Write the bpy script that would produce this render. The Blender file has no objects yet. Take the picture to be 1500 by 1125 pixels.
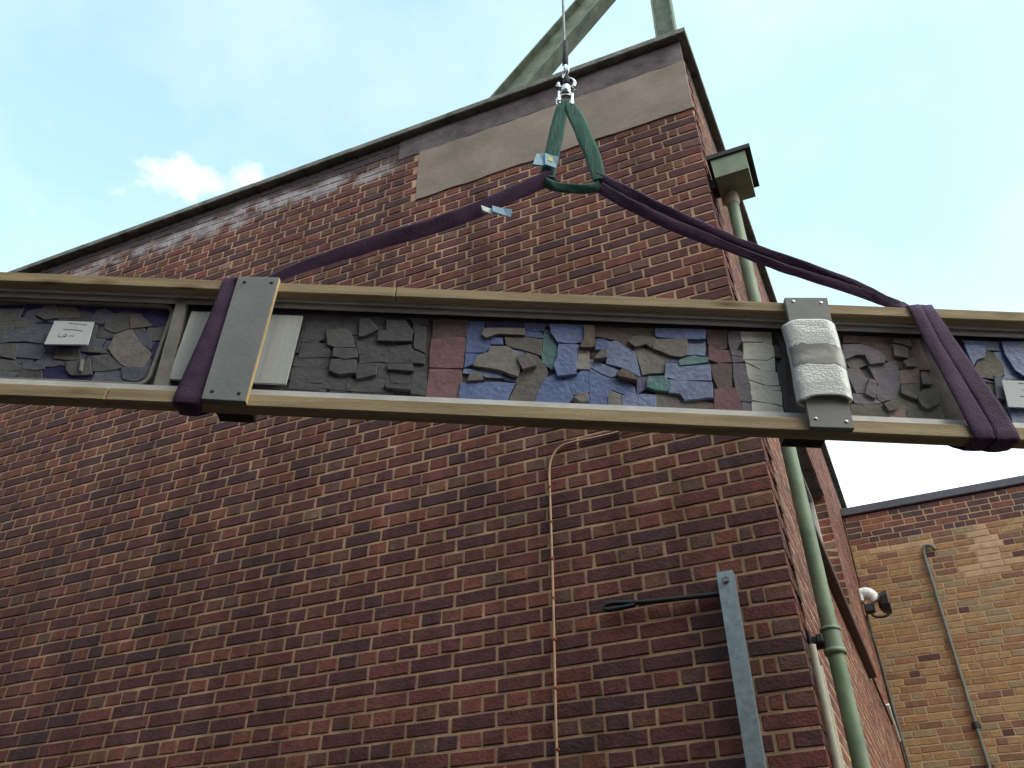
import bpy, math, random
from mathutils import Vector, Matrix, noise

random.seed(7)
C = bpy.context.scene.collection
S = bpy.context.scene
R = math.radians

# ------------------------------------------------------------------ camera
PITCH, ROLL, CAM_H = 0.642628, 0.0079127, 1.6
fwd = Vector((0, math.cos(PITCH), math.sin(PITCH)))
r0 = Vector((1, 0, 0))
d0 = fwd.cross(r0)
cr, sr = math.cos(ROLL), math.sin(ROLL)
right = cr * r0 + sr * d0
down = -sr * r0 + cr * d0
cam_d = bpy.data.cameras.new('camera')
cam = bpy.data.objects.new('camera', cam_d)
C.objects.link(cam)
cam_d.sensor_width = 36.0
cam_d.lens = 36.0 * 1302.95 / 1500.0
cam_d.clip_end = 3000
M = Matrix((right, -down, -fwd)).transposed().to_4x4()
M.translation = Vector((0, 0, CAM_H))
cam.matrix_world = M
S.camera = cam

# ------------------------------------------------------------------ light, sky, exposure
YAW = -0.3886046
tdir = Vector((math.cos(YAW), math.sin(YAW), 0))      # along the gable wall, to its corner
ndir = Vector((-math.sin(YAW), math.cos(YAW), 0))     # away from the viewer, into the building
SUN_EL = R(44)
sun_h = (tdir * 0.88 - ndir * 0.28).normalized()
sun_dir = Vector((sun_h.x * math.cos(SUN_EL), sun_h.y * math.cos(SUN_EL), math.sin(SUN_EL)))
sd = bpy.data.lights.new('sun', 'SUN')
sd.energy = 1.4
sd.angle = R(50)
sd.color = (1.0, 0.91, 0.80)
sun = bpy.data.objects.new('sun', sd)
C.objects.link(sun)
sun.rotation_euler = sun_dir.to_track_quat('Z', 'Y').to_euler()
sun.location = (0, 0, 40)

S.view_settings.view_transform = 'Standard'
S.view_settings.look = 'None'
S.view_settings.gamma = 1.0
S.view_settings.exposure = 0.34
S.view_settings.use_curve_mapping = False

W = bpy.data.worlds.new('World')
S.world = W
W.use_nodes = True
nt = W.node_tree
nt.nodes.clear()
def N(t, **kw):
    n = nt.nodes.new(t)
    for k, v in kw.items():
        setattr(n, k, v)
    return n
L = nt.links.new
out = N('ShaderNodeOutputWorld')
bg = N('ShaderNodeBackground')
bg.inputs['Strength'].default_value = 0.12
sky = N('ShaderNodeTexSky', sky_type='NISHITA', sun_disc=False)
sky.sun_elevation = SUN_EL
sky.sun_rotation = math.atan2(sun_dir.x, sun_dir.y)
sky.air_density, sky.dust_density, sky.ozone_density = 1.0, 0.7, 0.8
tc = N('ShaderNodeTexCoord')
sep = N('ShaderNodeSeparateXYZ')
L(tc.outputs['Generated'], sep.inputs[0])
zc = N('ShaderNodeMath', operation='MAXIMUM'); zc.inputs[1].default_value = 0.0
L(sep.outputs['Z'], zc.inputs[0])
za = N('ShaderNodeMath', operation='ADD'); za.inputs[1].default_value = 0.25
L(zc.outputs[0], za.inputs[0])
comb = N('ShaderNodeCombineXYZ')
for i, ax in enumerate('XY'):
    dv = N('ShaderNodeMath', operation='DIVIDE')
    L(sep.outputs[ax], dv.inputs[0]); L(za.outputs[0], dv.inputs[1])
    L(dv.outputs[0], comb.inputs[i])
n1 = N('ShaderNodeTexNoise'); n1.inputs['Scale'].default_value = 2.6
n1.inputs['Detail'].default_value = 9; n1.inputs['Roughness'].default_value = 0.55
L(comb.outputs[0], n1.inputs['Vector'])
rmp = N('ShaderNodeValToRGB')                                 # thin milky veil over the whole sky
rmp.color_ramp.elements[0].position = 0.40; rmp.color_ramp.elements[0].color = (0.08, 0.08, 0.08, 1)
rmp.color_ramp.elements[1].position = 0.75; rmp.color_ramp.elements[1].color = (0.30, 0.30, 0.30, 1)
L(n1.outputs['Fac'], rmp.inputs[0])
CUMULUS = ((-0.335, 0.626, 0.050, 0.022, 4.2, 1.2, 4.0),  (-0.95, 0.55, 0.4, 0.25, 2.2, 1.2, 2.2), (0.9, 0.2, 0.5, 0.3, 2.2, 1.2, 2.2), (0.1, -0.8, 0.6, 0.35, 2.2, 1.2, 2.2))
n2 = N('ShaderNodeTexNoise'); n2.inputs['Scale'].default_value = 17.0
n2.inputs['Detail'].default_value = 8; n2.inputs['Roughness'].default_value = 0.6
L(comb.outputs[0], n2.inputs['Vector'])
def cumulus(cx, cy, rx, ry, amp, lo, hi):
    """one ragged white cloud, centred on a direction of the sky"""
    mp = N('ShaderNodeMapping')
    mp.inputs['Location'].default_value = (-cx/rx, -cy/ry, 0); mp.inputs['Scale'].default_value = (1/rx, 1/ry, 1)
    L(comb.outputs[0], mp.inputs[0])
    ln = N('ShaderNodeVectorMath', operation='LENGTH'); L(mp.outputs[0], ln.inputs[0])
    ad = N('ShaderNodeMath', operation='MULTIPLY_ADD'); ad.inputs[1].default_value = amp
    L(n2.outputs['Fac'], ad.inputs[0]); L(ln.outputs['Value'], ad.inputs[2])
    mr = N('ShaderNodeMapRange', interpolation_type='SMOOTHSTEP'); mr.clamp = True
    mr.inputs['From Min'].default_value = hi; mr.inputs['From Max'].default_value = lo
    mr.inputs['To Min'].default_value = 0.0; mr.inputs['To Max'].default_value = 0.95
    L(ad.outputs[0], mr.inputs['Value'])
    return mr.outputs[0]
hz = N('ShaderNodeMapRange'); hz.clamp = True                 # thin bright cloud low in the sky
hz.inputs['From Min'].default_value = 0.58; hz.inputs['From Max'].default_value = 0.42
hz.inputs['To Min'].default_value = 0.0; hz.inputs['To Max'].default_value = 0.9
L(sep.outputs['Z'], hz.inputs['Value'])
mx = N('ShaderNodeMath', operation='MAXIMUM')
L(rmp.outputs['Color'], mx.inputs[0]); L(hz.outputs[0], mx.inputs[1])
for args in CUMULUS:
    m2 = N('ShaderNodeMath', operation='MAXIMUM')
    L(mx.outputs[0], m2.inputs[0]); L(cumulus(*args), m2.inputs[1]); mx = m2
tint = N('ShaderNodeMix', data_type='RGBA', blend_type='MULTIPLY')
tint.inputs['Factor'].default_value = 1.0
tint.inputs['B'].default_value = (3.75, 4.1, 2.95, 1)
L(sky.outputs[0], tint.inputs['A'])
mix = N('ShaderNodeMix', data_type='RGBA')
L(mx.outputs[0], mix.inputs['Factor'])
L(tint.outputs['Result'], mix.inputs['A'])
mix.inputs['B'].default_value = (13.5, 13.6, 13.6, 1)
L(mix.outputs['Result'], bg.inputs['Color'])
L(bg.outputs[0], out.inputs[0])

# ------------------------------------------------------------------ materials
def mat(name, col, rough=0.8, var=0.25, scale=14.0, bump=0.15, bscale=60.0, metal=0.0, spec=0.35,
        col2=None, weather=False, coord='Object', stretch=None, detail=6.0):
    m = bpy.data.materials.new(name)
    m.use_nodes = True
    t = m.node_tree
    b = t.nodes['Principled BSDF']
    b.inputs['Roughness'].default_value = rough
    b.inputs['Metallic'].default_value = metal
    b.inputs['Specular IOR Level'].default_value = spec
    def nn(ty, **kw):
        n = t.nodes.new(ty)
        for k, v in kw.items():
            setattr(n, k, v)
        return n
    lk = t.links.new
    if coord == 'World':
        src = nn('ShaderNodeNewGeometry').outputs['Position']
    else:
        src = nn('ShaderNodeTexCoord').outputs['Object']
    if stretch:
        mp = nn('ShaderNodeMapping'); mp.inputs['Scale'].default_value = stretch
        lk(src, mp.inputs[0]); src = mp.outputs[0]
    no = nn('ShaderNodeTexNoise'); no.inputs['Scale'].default_value = scale; no.inputs['Detail'].default_value = detail
    no.inputs['Roughness'].default_value = 0.6
    lk(src, no.inputs['Vector'])
    ra = nn('ShaderNodeValToRGB')
    c2 = col2 or tuple(min(1, c * (1 + var)) for c in col)
    c1 = tuple(c * (1 - var) for c in col)
    ra.color_ramp.elements[0].position = 0.3; ra.color_ramp.elements[0].color = (*c1, 1)
    ra.color_ramp.elements[1].position = 0.72; ra.color_ramp.elements[1].color = (*c2, 1)
    lk(no.outputs['Fac'], ra.inputs[0])
    colout = ra.outputs['Color']
    if weather:
        gp = nn('ShaderNodeNewGeometry').outputs['Position']
        big = nn('ShaderNodeTexNoise'); big.inputs['Scale'].default_value = 0.9; big.inputs['Detail'].default_value = 4
        lk(gp, big.inputs['Vector'])
        mm = nn('ShaderNodeMapRange'); mm.inputs['From Min'].default_value = 0.3; mm.inputs['From Max'].default_value = 0.7
        mm.inputs['To Min'].default_value = 0.78; mm.inputs['To Max'].default_value = 1.22
        lk(big.outputs['Fac'], mm.inputs['Value'])
        ml = nn('ShaderNodeMix', data_type='RGBA', blend_type='MULTIPLY'); ml.inputs['Factor'].default_value = 1
        lk(colout, ml.inputs['A']); lk(mm.outputs[0], ml.inputs['B'])
        colout = ml.outputs['Result']
        sm_ = nn('ShaderNodeMapping'); sm_.inputs['Scale'].default_value = (5.0, 5.0, 0.35); lk(gp, sm_.inputs[0])
        sn_ = nn('ShaderNodeTexNoise'); sn_.inputs['Scale'].default_value = 1.3; sn_.inputs['Detail'].default_value = 6; lk(sm_.outputs[0], sn_.inputs['Vector'])
        sr_ = nn('ShaderNodeMapRange'); sr_.inputs['From Min'].default_value = 0.32; sr_.inputs['From Max'].default_value = 0.62
        sr_.inputs['To Min'].default_value = 0.72; sr_.inputs['To Max'].default_value = 1.10; lk(sn_.outputs['Fac'], sr_.inputs['Value'])
        ms_ = nn('ShaderNodeMix', data_type='RGBA', blend_type='MULTIPLY'); ms_.inputs['Factor'].default_value = 1
        lk(colout, ms_.inputs['A']); lk(sr_.outputs[0], ms_.inputs['B']); colout = ms_.outputs['Result']     # run-off streaks
        # soot and moss under the coping, lime bloom below it (shapes of their own, fixed to the wall)
        sp = nn('ShaderNodeSeparateXYZ'); lk(gp, sp.inputs[0])
        st = nn('ShaderNodeTexNoise'); st.inputs['Scale'].default_value = 2.6; st.inputs['Detail'].default_value = 7
        st.inputs['Roughness'].default_value = 0.65
        lk(gp, st.inputs['Vector'])
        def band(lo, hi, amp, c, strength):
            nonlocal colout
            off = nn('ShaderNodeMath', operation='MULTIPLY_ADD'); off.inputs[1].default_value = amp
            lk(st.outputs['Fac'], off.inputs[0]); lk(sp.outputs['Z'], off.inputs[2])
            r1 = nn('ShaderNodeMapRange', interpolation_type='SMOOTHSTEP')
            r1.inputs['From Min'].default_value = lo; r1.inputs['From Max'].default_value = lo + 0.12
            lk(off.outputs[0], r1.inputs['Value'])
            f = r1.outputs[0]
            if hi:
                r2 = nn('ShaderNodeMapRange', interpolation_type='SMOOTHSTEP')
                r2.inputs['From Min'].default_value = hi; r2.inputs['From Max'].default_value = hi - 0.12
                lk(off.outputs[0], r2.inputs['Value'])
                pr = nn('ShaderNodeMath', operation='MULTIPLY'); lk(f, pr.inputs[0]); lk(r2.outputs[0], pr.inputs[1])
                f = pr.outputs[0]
                # patchy, and only left of the rendered panel
                pn = nn('ShaderNodeMapRange'); pn.inputs['From Min'].default_value = 0.38; pn.inputs['From Max'].default_value = 0.60
                fn = nn('ShaderNodeTexNoise'); fn.inputs['Scale'].default_value = 7.0; fn.inputs['Detail'].default_value = 6
                lk(gp, fn.inputs['Vector']); lk(fn.outputs['Fac'], pn.inputs['Value'])
                p2 = nn('ShaderNodeMath', operation='MULTIPLY'); lk(f, p2.inputs[0]); lk(pn.outputs[0], p2.inputs[1])
                xr = nn('ShaderNodeMapRange'); xr.inputs['From Min'].default_value = -0.75; xr.inputs['From Max'].default_value = -1.1
                lk(sp.outputs['X'], xr.inputs['Value'])
                p3 = nn('ShaderNodeMath', operation='MULTIPLY'); lk(p2.outputs[0], p3.inputs[0]); lk(xr.outputs[0], p3.inputs[1])
                f = p3.outputs[0]
            sc = nn('ShaderNodeMath', operation='MULTIPLY'); sc.inputs[1].default_value = strength; lk(f, sc.inputs[0])
            mi = nn('ShaderNodeMix', data_type='RGBA')
            lk(sc.outputs[0], mi.inputs['Factor']); lk(colout, mi.inputs['A']); mi.inputs['B'].default_value = (*c, 1)
            colout = mi.outputs['Result']
        band(7.02, 7.32, 0.35, (0.42, 0.39, 0.41), 0.9)
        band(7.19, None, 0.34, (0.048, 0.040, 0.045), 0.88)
    lk(colout, b.inputs['Base Color'])
    if bump:
        bn = nn('ShaderNodeTexNoise'); bn.inputs['Scale'].default_value = bscale; bn.inputs['Detail'].default_value = 5
        lk(src, bn.inputs['Vector'])
        bu = nn('ShaderNodeBump'); bu.inputs['Strength'].default_value = bump; bu.inputs['Distance'].default_value = 0.01
        lk(bn.outputs['Fac'], bu.inputs['Height']); lk(bu.outputs[0], b.inputs['Normal'])
    return m

def bmat(n, c):
    return mat(n, c, rough=0.85, var=0.30, scale=22, bump=0.5, bscale=70, coord='World', weather=True)
STRETCH_M = [bmat('brick dark plum', (0.092, 0.034, 0.035)), bmat('brick purple black', (0.078, 0.034, 0.038)),
             bmat('brick dull plum', (0.115, 0.039, 0.037)), bmat('brick dark red', (0.140, 0.043, 0.037)),
             bmat('brick red', (0.170, 0.054, 0.042))]
HEAD_M = [bmat('brick red brown', (0.185, 0.061, 0.043)), bmat('brick brown', (0.145, 0.058, 0.042)),
          bmat('brick clay red', (0.190, 0.062, 0.046)), bmat('brick grey brown', (0.135, 0.066, 0.052)),
          bmat('brick orange', (0.180, 0.078, 0.052)), bmat('brick buff', (0.21, 0.125, 0.085))]
BRICKS = STRETCH_M + HEAD_M
M_MORTAR = mat('lime mortar', (0.47, 0.300, 0.185), 0.95, 0.32, 9, 0.35, 90, coord='World', weather=True)
M_RENDER = mat('cement render', (0.27, 0.215, 0.175), 0.95, 0.25, 3.0, 0.35, 40, coord='World')
M_BAND = mat('dirty concrete', (0.095, 0.075, 0.085), 0.95, 0.45, 5.0, 0.6, 40, coord='World', col2=(0.20, 0.165, 0.17))
M_COPING = mat('weathered coping concrete', (0.150, 0.152, 0.130), 0.95, 0.45, 8, 0.8, 50, coord='World', col2=(0.27, 0.265, 0.225))
M_DARKWOOD = mat('dark stained wood', (0.050, 0.036, 0.032), 0.85, 0.3, 6, 0.2, 40)
M_ROOF = mat('bitumen roofing', (0.05, 0.05, 0.055), 0.9, 0.3, 4)
M_FELT = mat('grey lead flashing', (0.075, 0.072, 0.090), 0.6, 0.2, 3, 0.2, 20)
YELLOW = [mat('brick stock %s' % n, c, 0.9, 0.25, 20, 0.5, 60, coord='World') for n, c in (
    ('ochre', (0.31, 0.172, 0.080)), ('straw', (0.33, 0.200, 0.098)), ('tan', (0.27, 0.138, 0.072)),
    ('olive', (0.26, 0.185, 0.110)), ('umber', (0.19, 0.095, 0.062)))]
YRED = [mat('brick engineering %s' % n, c, 0.85, 0.3, 20, 0.4, 60, coord='World') for n, c in (
    ('plum', (0.095, 0.042, 0.040)), ('red', (0.17, 0.060, 0.048)), ('dusk', (0.070, 0.042, 0.045)), ('rust', (0.22, 0.085, 0.055)))]
M_YMORTAR = mat('sandy mortar', (0.42, 0.285, 0.170), 0.95, 0.2, 9, 0.5, 80, coord='World')
M_PATCH = mat('pale mortar smear', (0.44, 0.275, 0.165), 0.95, 0.2, 9, 0.4, 60, coord='World')
M_GREEN = mat('green gloss paint', (0.135, 0.205, 0.125), 0.5, 0.25, 5, 0.2, 30, spec=0.4, col2=(0.245, 0.30, 0.195))
M_GREENP = mat('faded green paint', (0.235, 0.275, 0.175), 0.6, 0.2, 7, 0.12, 30)
M_GIRDER = mat('chalky green steel paint', (0.155, 0.20, 0.150), 0.75, 0.40, 9, 0.2, 40, col2=(0.24, 0.285, 0.215))
M_IRON = mat('dark iron', (0.035, 0.035, 0.037), 0.7, 0.3, 10, 0.2, 40)
M_GALV = mat('galvanised steel', (0.34, 0.39, 0.42), 0.48, 0.22, 35, 0.05, 60, metal=0.75)
M_ALU = mat('dull aluminium', (0.66, 0.65, 0.66), 0.42, 0.18, 10, 0.05, 60, metal=0.1)
M_OLDALU = mat('weathered mullion', (0.23, 0.22, 0.20), 0.6, 0.3, 14, 0.2, 40)
M_STEEL = mat('bright steel', (0.62, 0.62, 0.62), 0.25, 0.15, 20, 0.05, 60, metal=1.0)
M_STEELD = mat('dark steel rope', (0.18, 0.18, 0.19), 0.45, 0.2, 60, 0.3, 300, metal=0.8)
M_TIMBER = mat('sawn pine', (0.41, 0.305, 0.175), 0.8, 0.30, 2.2, 0.35, 40, stretch=(1.0, 16.0, 16.0), col2=(0.55, 0.425, 0.265))
t_ = M_TIMBER.node_tree                                              # knots
b_ = t_.nodes['Principled BSDF']; prev = b_.inputs['Base Color'].links[0].from_socket
tc_ = t_.nodes.new('ShaderNodeTexCoord'); mp_ = t_.nodes.new('ShaderNodeMapping'); mp_.inputs['Scale'].default_value = (2.6, 9.0, 9.0)
t_.links.new(tc_.outputs['Object'], mp_.inputs[0])
vk = t_.nodes.new('ShaderNodeTexVoronoi'); vk.inputs['Scale'].default_value = 1.5; t_.links.new(mp_.outputs[0], vk.inputs['Vector'])
rk = t_.nodes.new('ShaderNodeValToRGB'); rk.color_ramp.elements[0].position = 0.05; rk.color_ramp.elements[0].color = (0.42, 0.36, 0.30, 1)
rk.color_ramp.elements[1].position = 0.24; rk.color_ramp.elements[1].color = (1, 1, 1, 1); t_.links.new(vk.outputs['Distance'], rk.inputs[0])
mk = t_.nodes.new('ShaderNodeMix'); mk.data_type = 'RGBA'; mk.blend_type = 'MULTIPLY'; mk.inputs['Factor'].default_value = 1
t_.links.new(prev, mk.inputs['A']); t_.links.new(rk.outputs[0], mk.inputs['B']); t_.links.new(mk.outputs['Result'], b_.inputs['Base Color'])
M_PLYEDGE = mat('raw ply edge', (0.58, 0.42, 0.22), 0.8, 0.2, 8)
M_GREYB = mat('grey primed board', (0.27, 0.275, 0.285), 0.75, 0.10, 9, 0.12, 60)
M_GREYR = mat('grey painted board', (0.25, 0.25, 0.245), 0.6, 0.08, 9, 0.08, 60)
M_PALE = mat('pale foam card', (0.50, 0.52, 0.52), 0.8, 0.12, 3, 0.1, 30, stretch=(14.0, 1, 1.0))
M_PURPLE = mat('purple webbing', (0.072, 0.032, 0.085), 0.8, 0.30, 12, 0.35, 200, col2=(0.115, 0.058, 0.125))
M_GREENW = mat('green webbing', (0.022, 0.105, 0.080), 0.8, 0.40, 30, 0.35, 200, stretch=(6.0, 6.0, 0.4), col2=(0.075, 0.20, 0.165))
M_TAG = mat('blue label', (0.20, 0.36, 0.50), 0.5, 0.2, 30, 0.1, 60)
M_TAGW = mat('label white', (0.70, 0.74, 0.76), 0.5, 0.1, 30)
M_TAGY = mat('label yellow', (0.55, 0.48, 0.12), 0.5, 0.1, 30)
M_PAPER = mat('white paper', (0.62, 0.64, 0.67), 0.8, 0.06, 6, 0.05, 30)
M_INK = mat('black ink', (0.22, 0.22, 0.25), 0.8, 0.1, 6)
M_WHITE = mat('white paint', (0.70, 0.70, 0.67), 0.55, 0.12, 12)
M_CREAM = mat('cream conduit', (0.40, 0.37, 0.29), 0.65, 0.2, 8)
M_COPPER = mat('orange cable', (0.50, 0.30, 0.19), 0.5, 0.18, 8, 0.05, 40)
M_CLIP = mat('red clip', (0.32, 0.075, 0.035), 0.5, 0.2, 8)
M_BLACK = mat('black plastic', (0.02, 0.02, 0.022), 0.45, 0.2, 8)
M_SILL = mat('brown sill tile', (0.065, 0.035, 0.032), 0.6, 0.3, 8)
M_LEADPIPE = mat('grey steel pipe', (0.13, 0.135, 0.12), 0.6, 0.3, 12, 0.2, 40)
M_BACKING = mat('dark mosaic bed', (0.11, 0.10, 0.105), 0.95, 0.3, 20)
M_VIOLETBED = mat('ultramarine bed', (0.030, 0.024, 0.095), 0.6, 0.5, 14, 0.3, 40, col2=(0.055, 0.042, 0.170))
M_GROUND = mat('asphalt', (0.022, 0.0205, 0.020), 0.95, 0.25, 1.5, 0.4, 60, coord='World')
def tile(n, c, r=0.7, v=0.22):
    return mat('tile ' + n, c, r, v, 34, 0.28, 70, coord='World')
TILEM = dict(slate=tile('slate', (0.125, 0.123, 0.128)), slatedk=tile('dark slate', (0.098, 0.094, 0.102)),
    slateblue=tile('blue slate', (0.120, 0.125, 0.165)), slatev=tile('violet slate', (0.190, 0.170, 0.205)),
    taupe=tile('taupe', (0.225, 0.205, 0.192)), taupedk=tile('dark taupe', (0.150, 0.136, 0.130)),
    olive=tile('olive', (0.150, 0.140, 0.118)), brown=tile('brown', (0.150, 0.110, 0.098)),
    mauve=tile('mauve', (0.225, 0.115, 0.130)), mauvedk=tile('dark mauve', (0.130, 0.090, 0.095)),
    blue=tile('blue glaze', (0.125, 0.170, 0.360), 0.4), bluedk=tile('deep blue glaze', (0.065, 0.065, 0.150), 0.4),
    bluegrey=tile('grey blue glaze', (0.180, 0.225, 0.380), 0.4), teal=tile('teal glaze', (0.095, 0.205, 0.215), 0.4),
    violet=tile('violet glaze', (0.120, 0.105, 0.215), 0.4), stone=tile('pale stone', (0.33, 0.305, 0.29)),
    white=tile('white stone', (0.68, 0.68, 0.63), 0.7, 0.10), pinkst=tile('pink stone', (0.28, 0.205, 0.190)))

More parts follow.
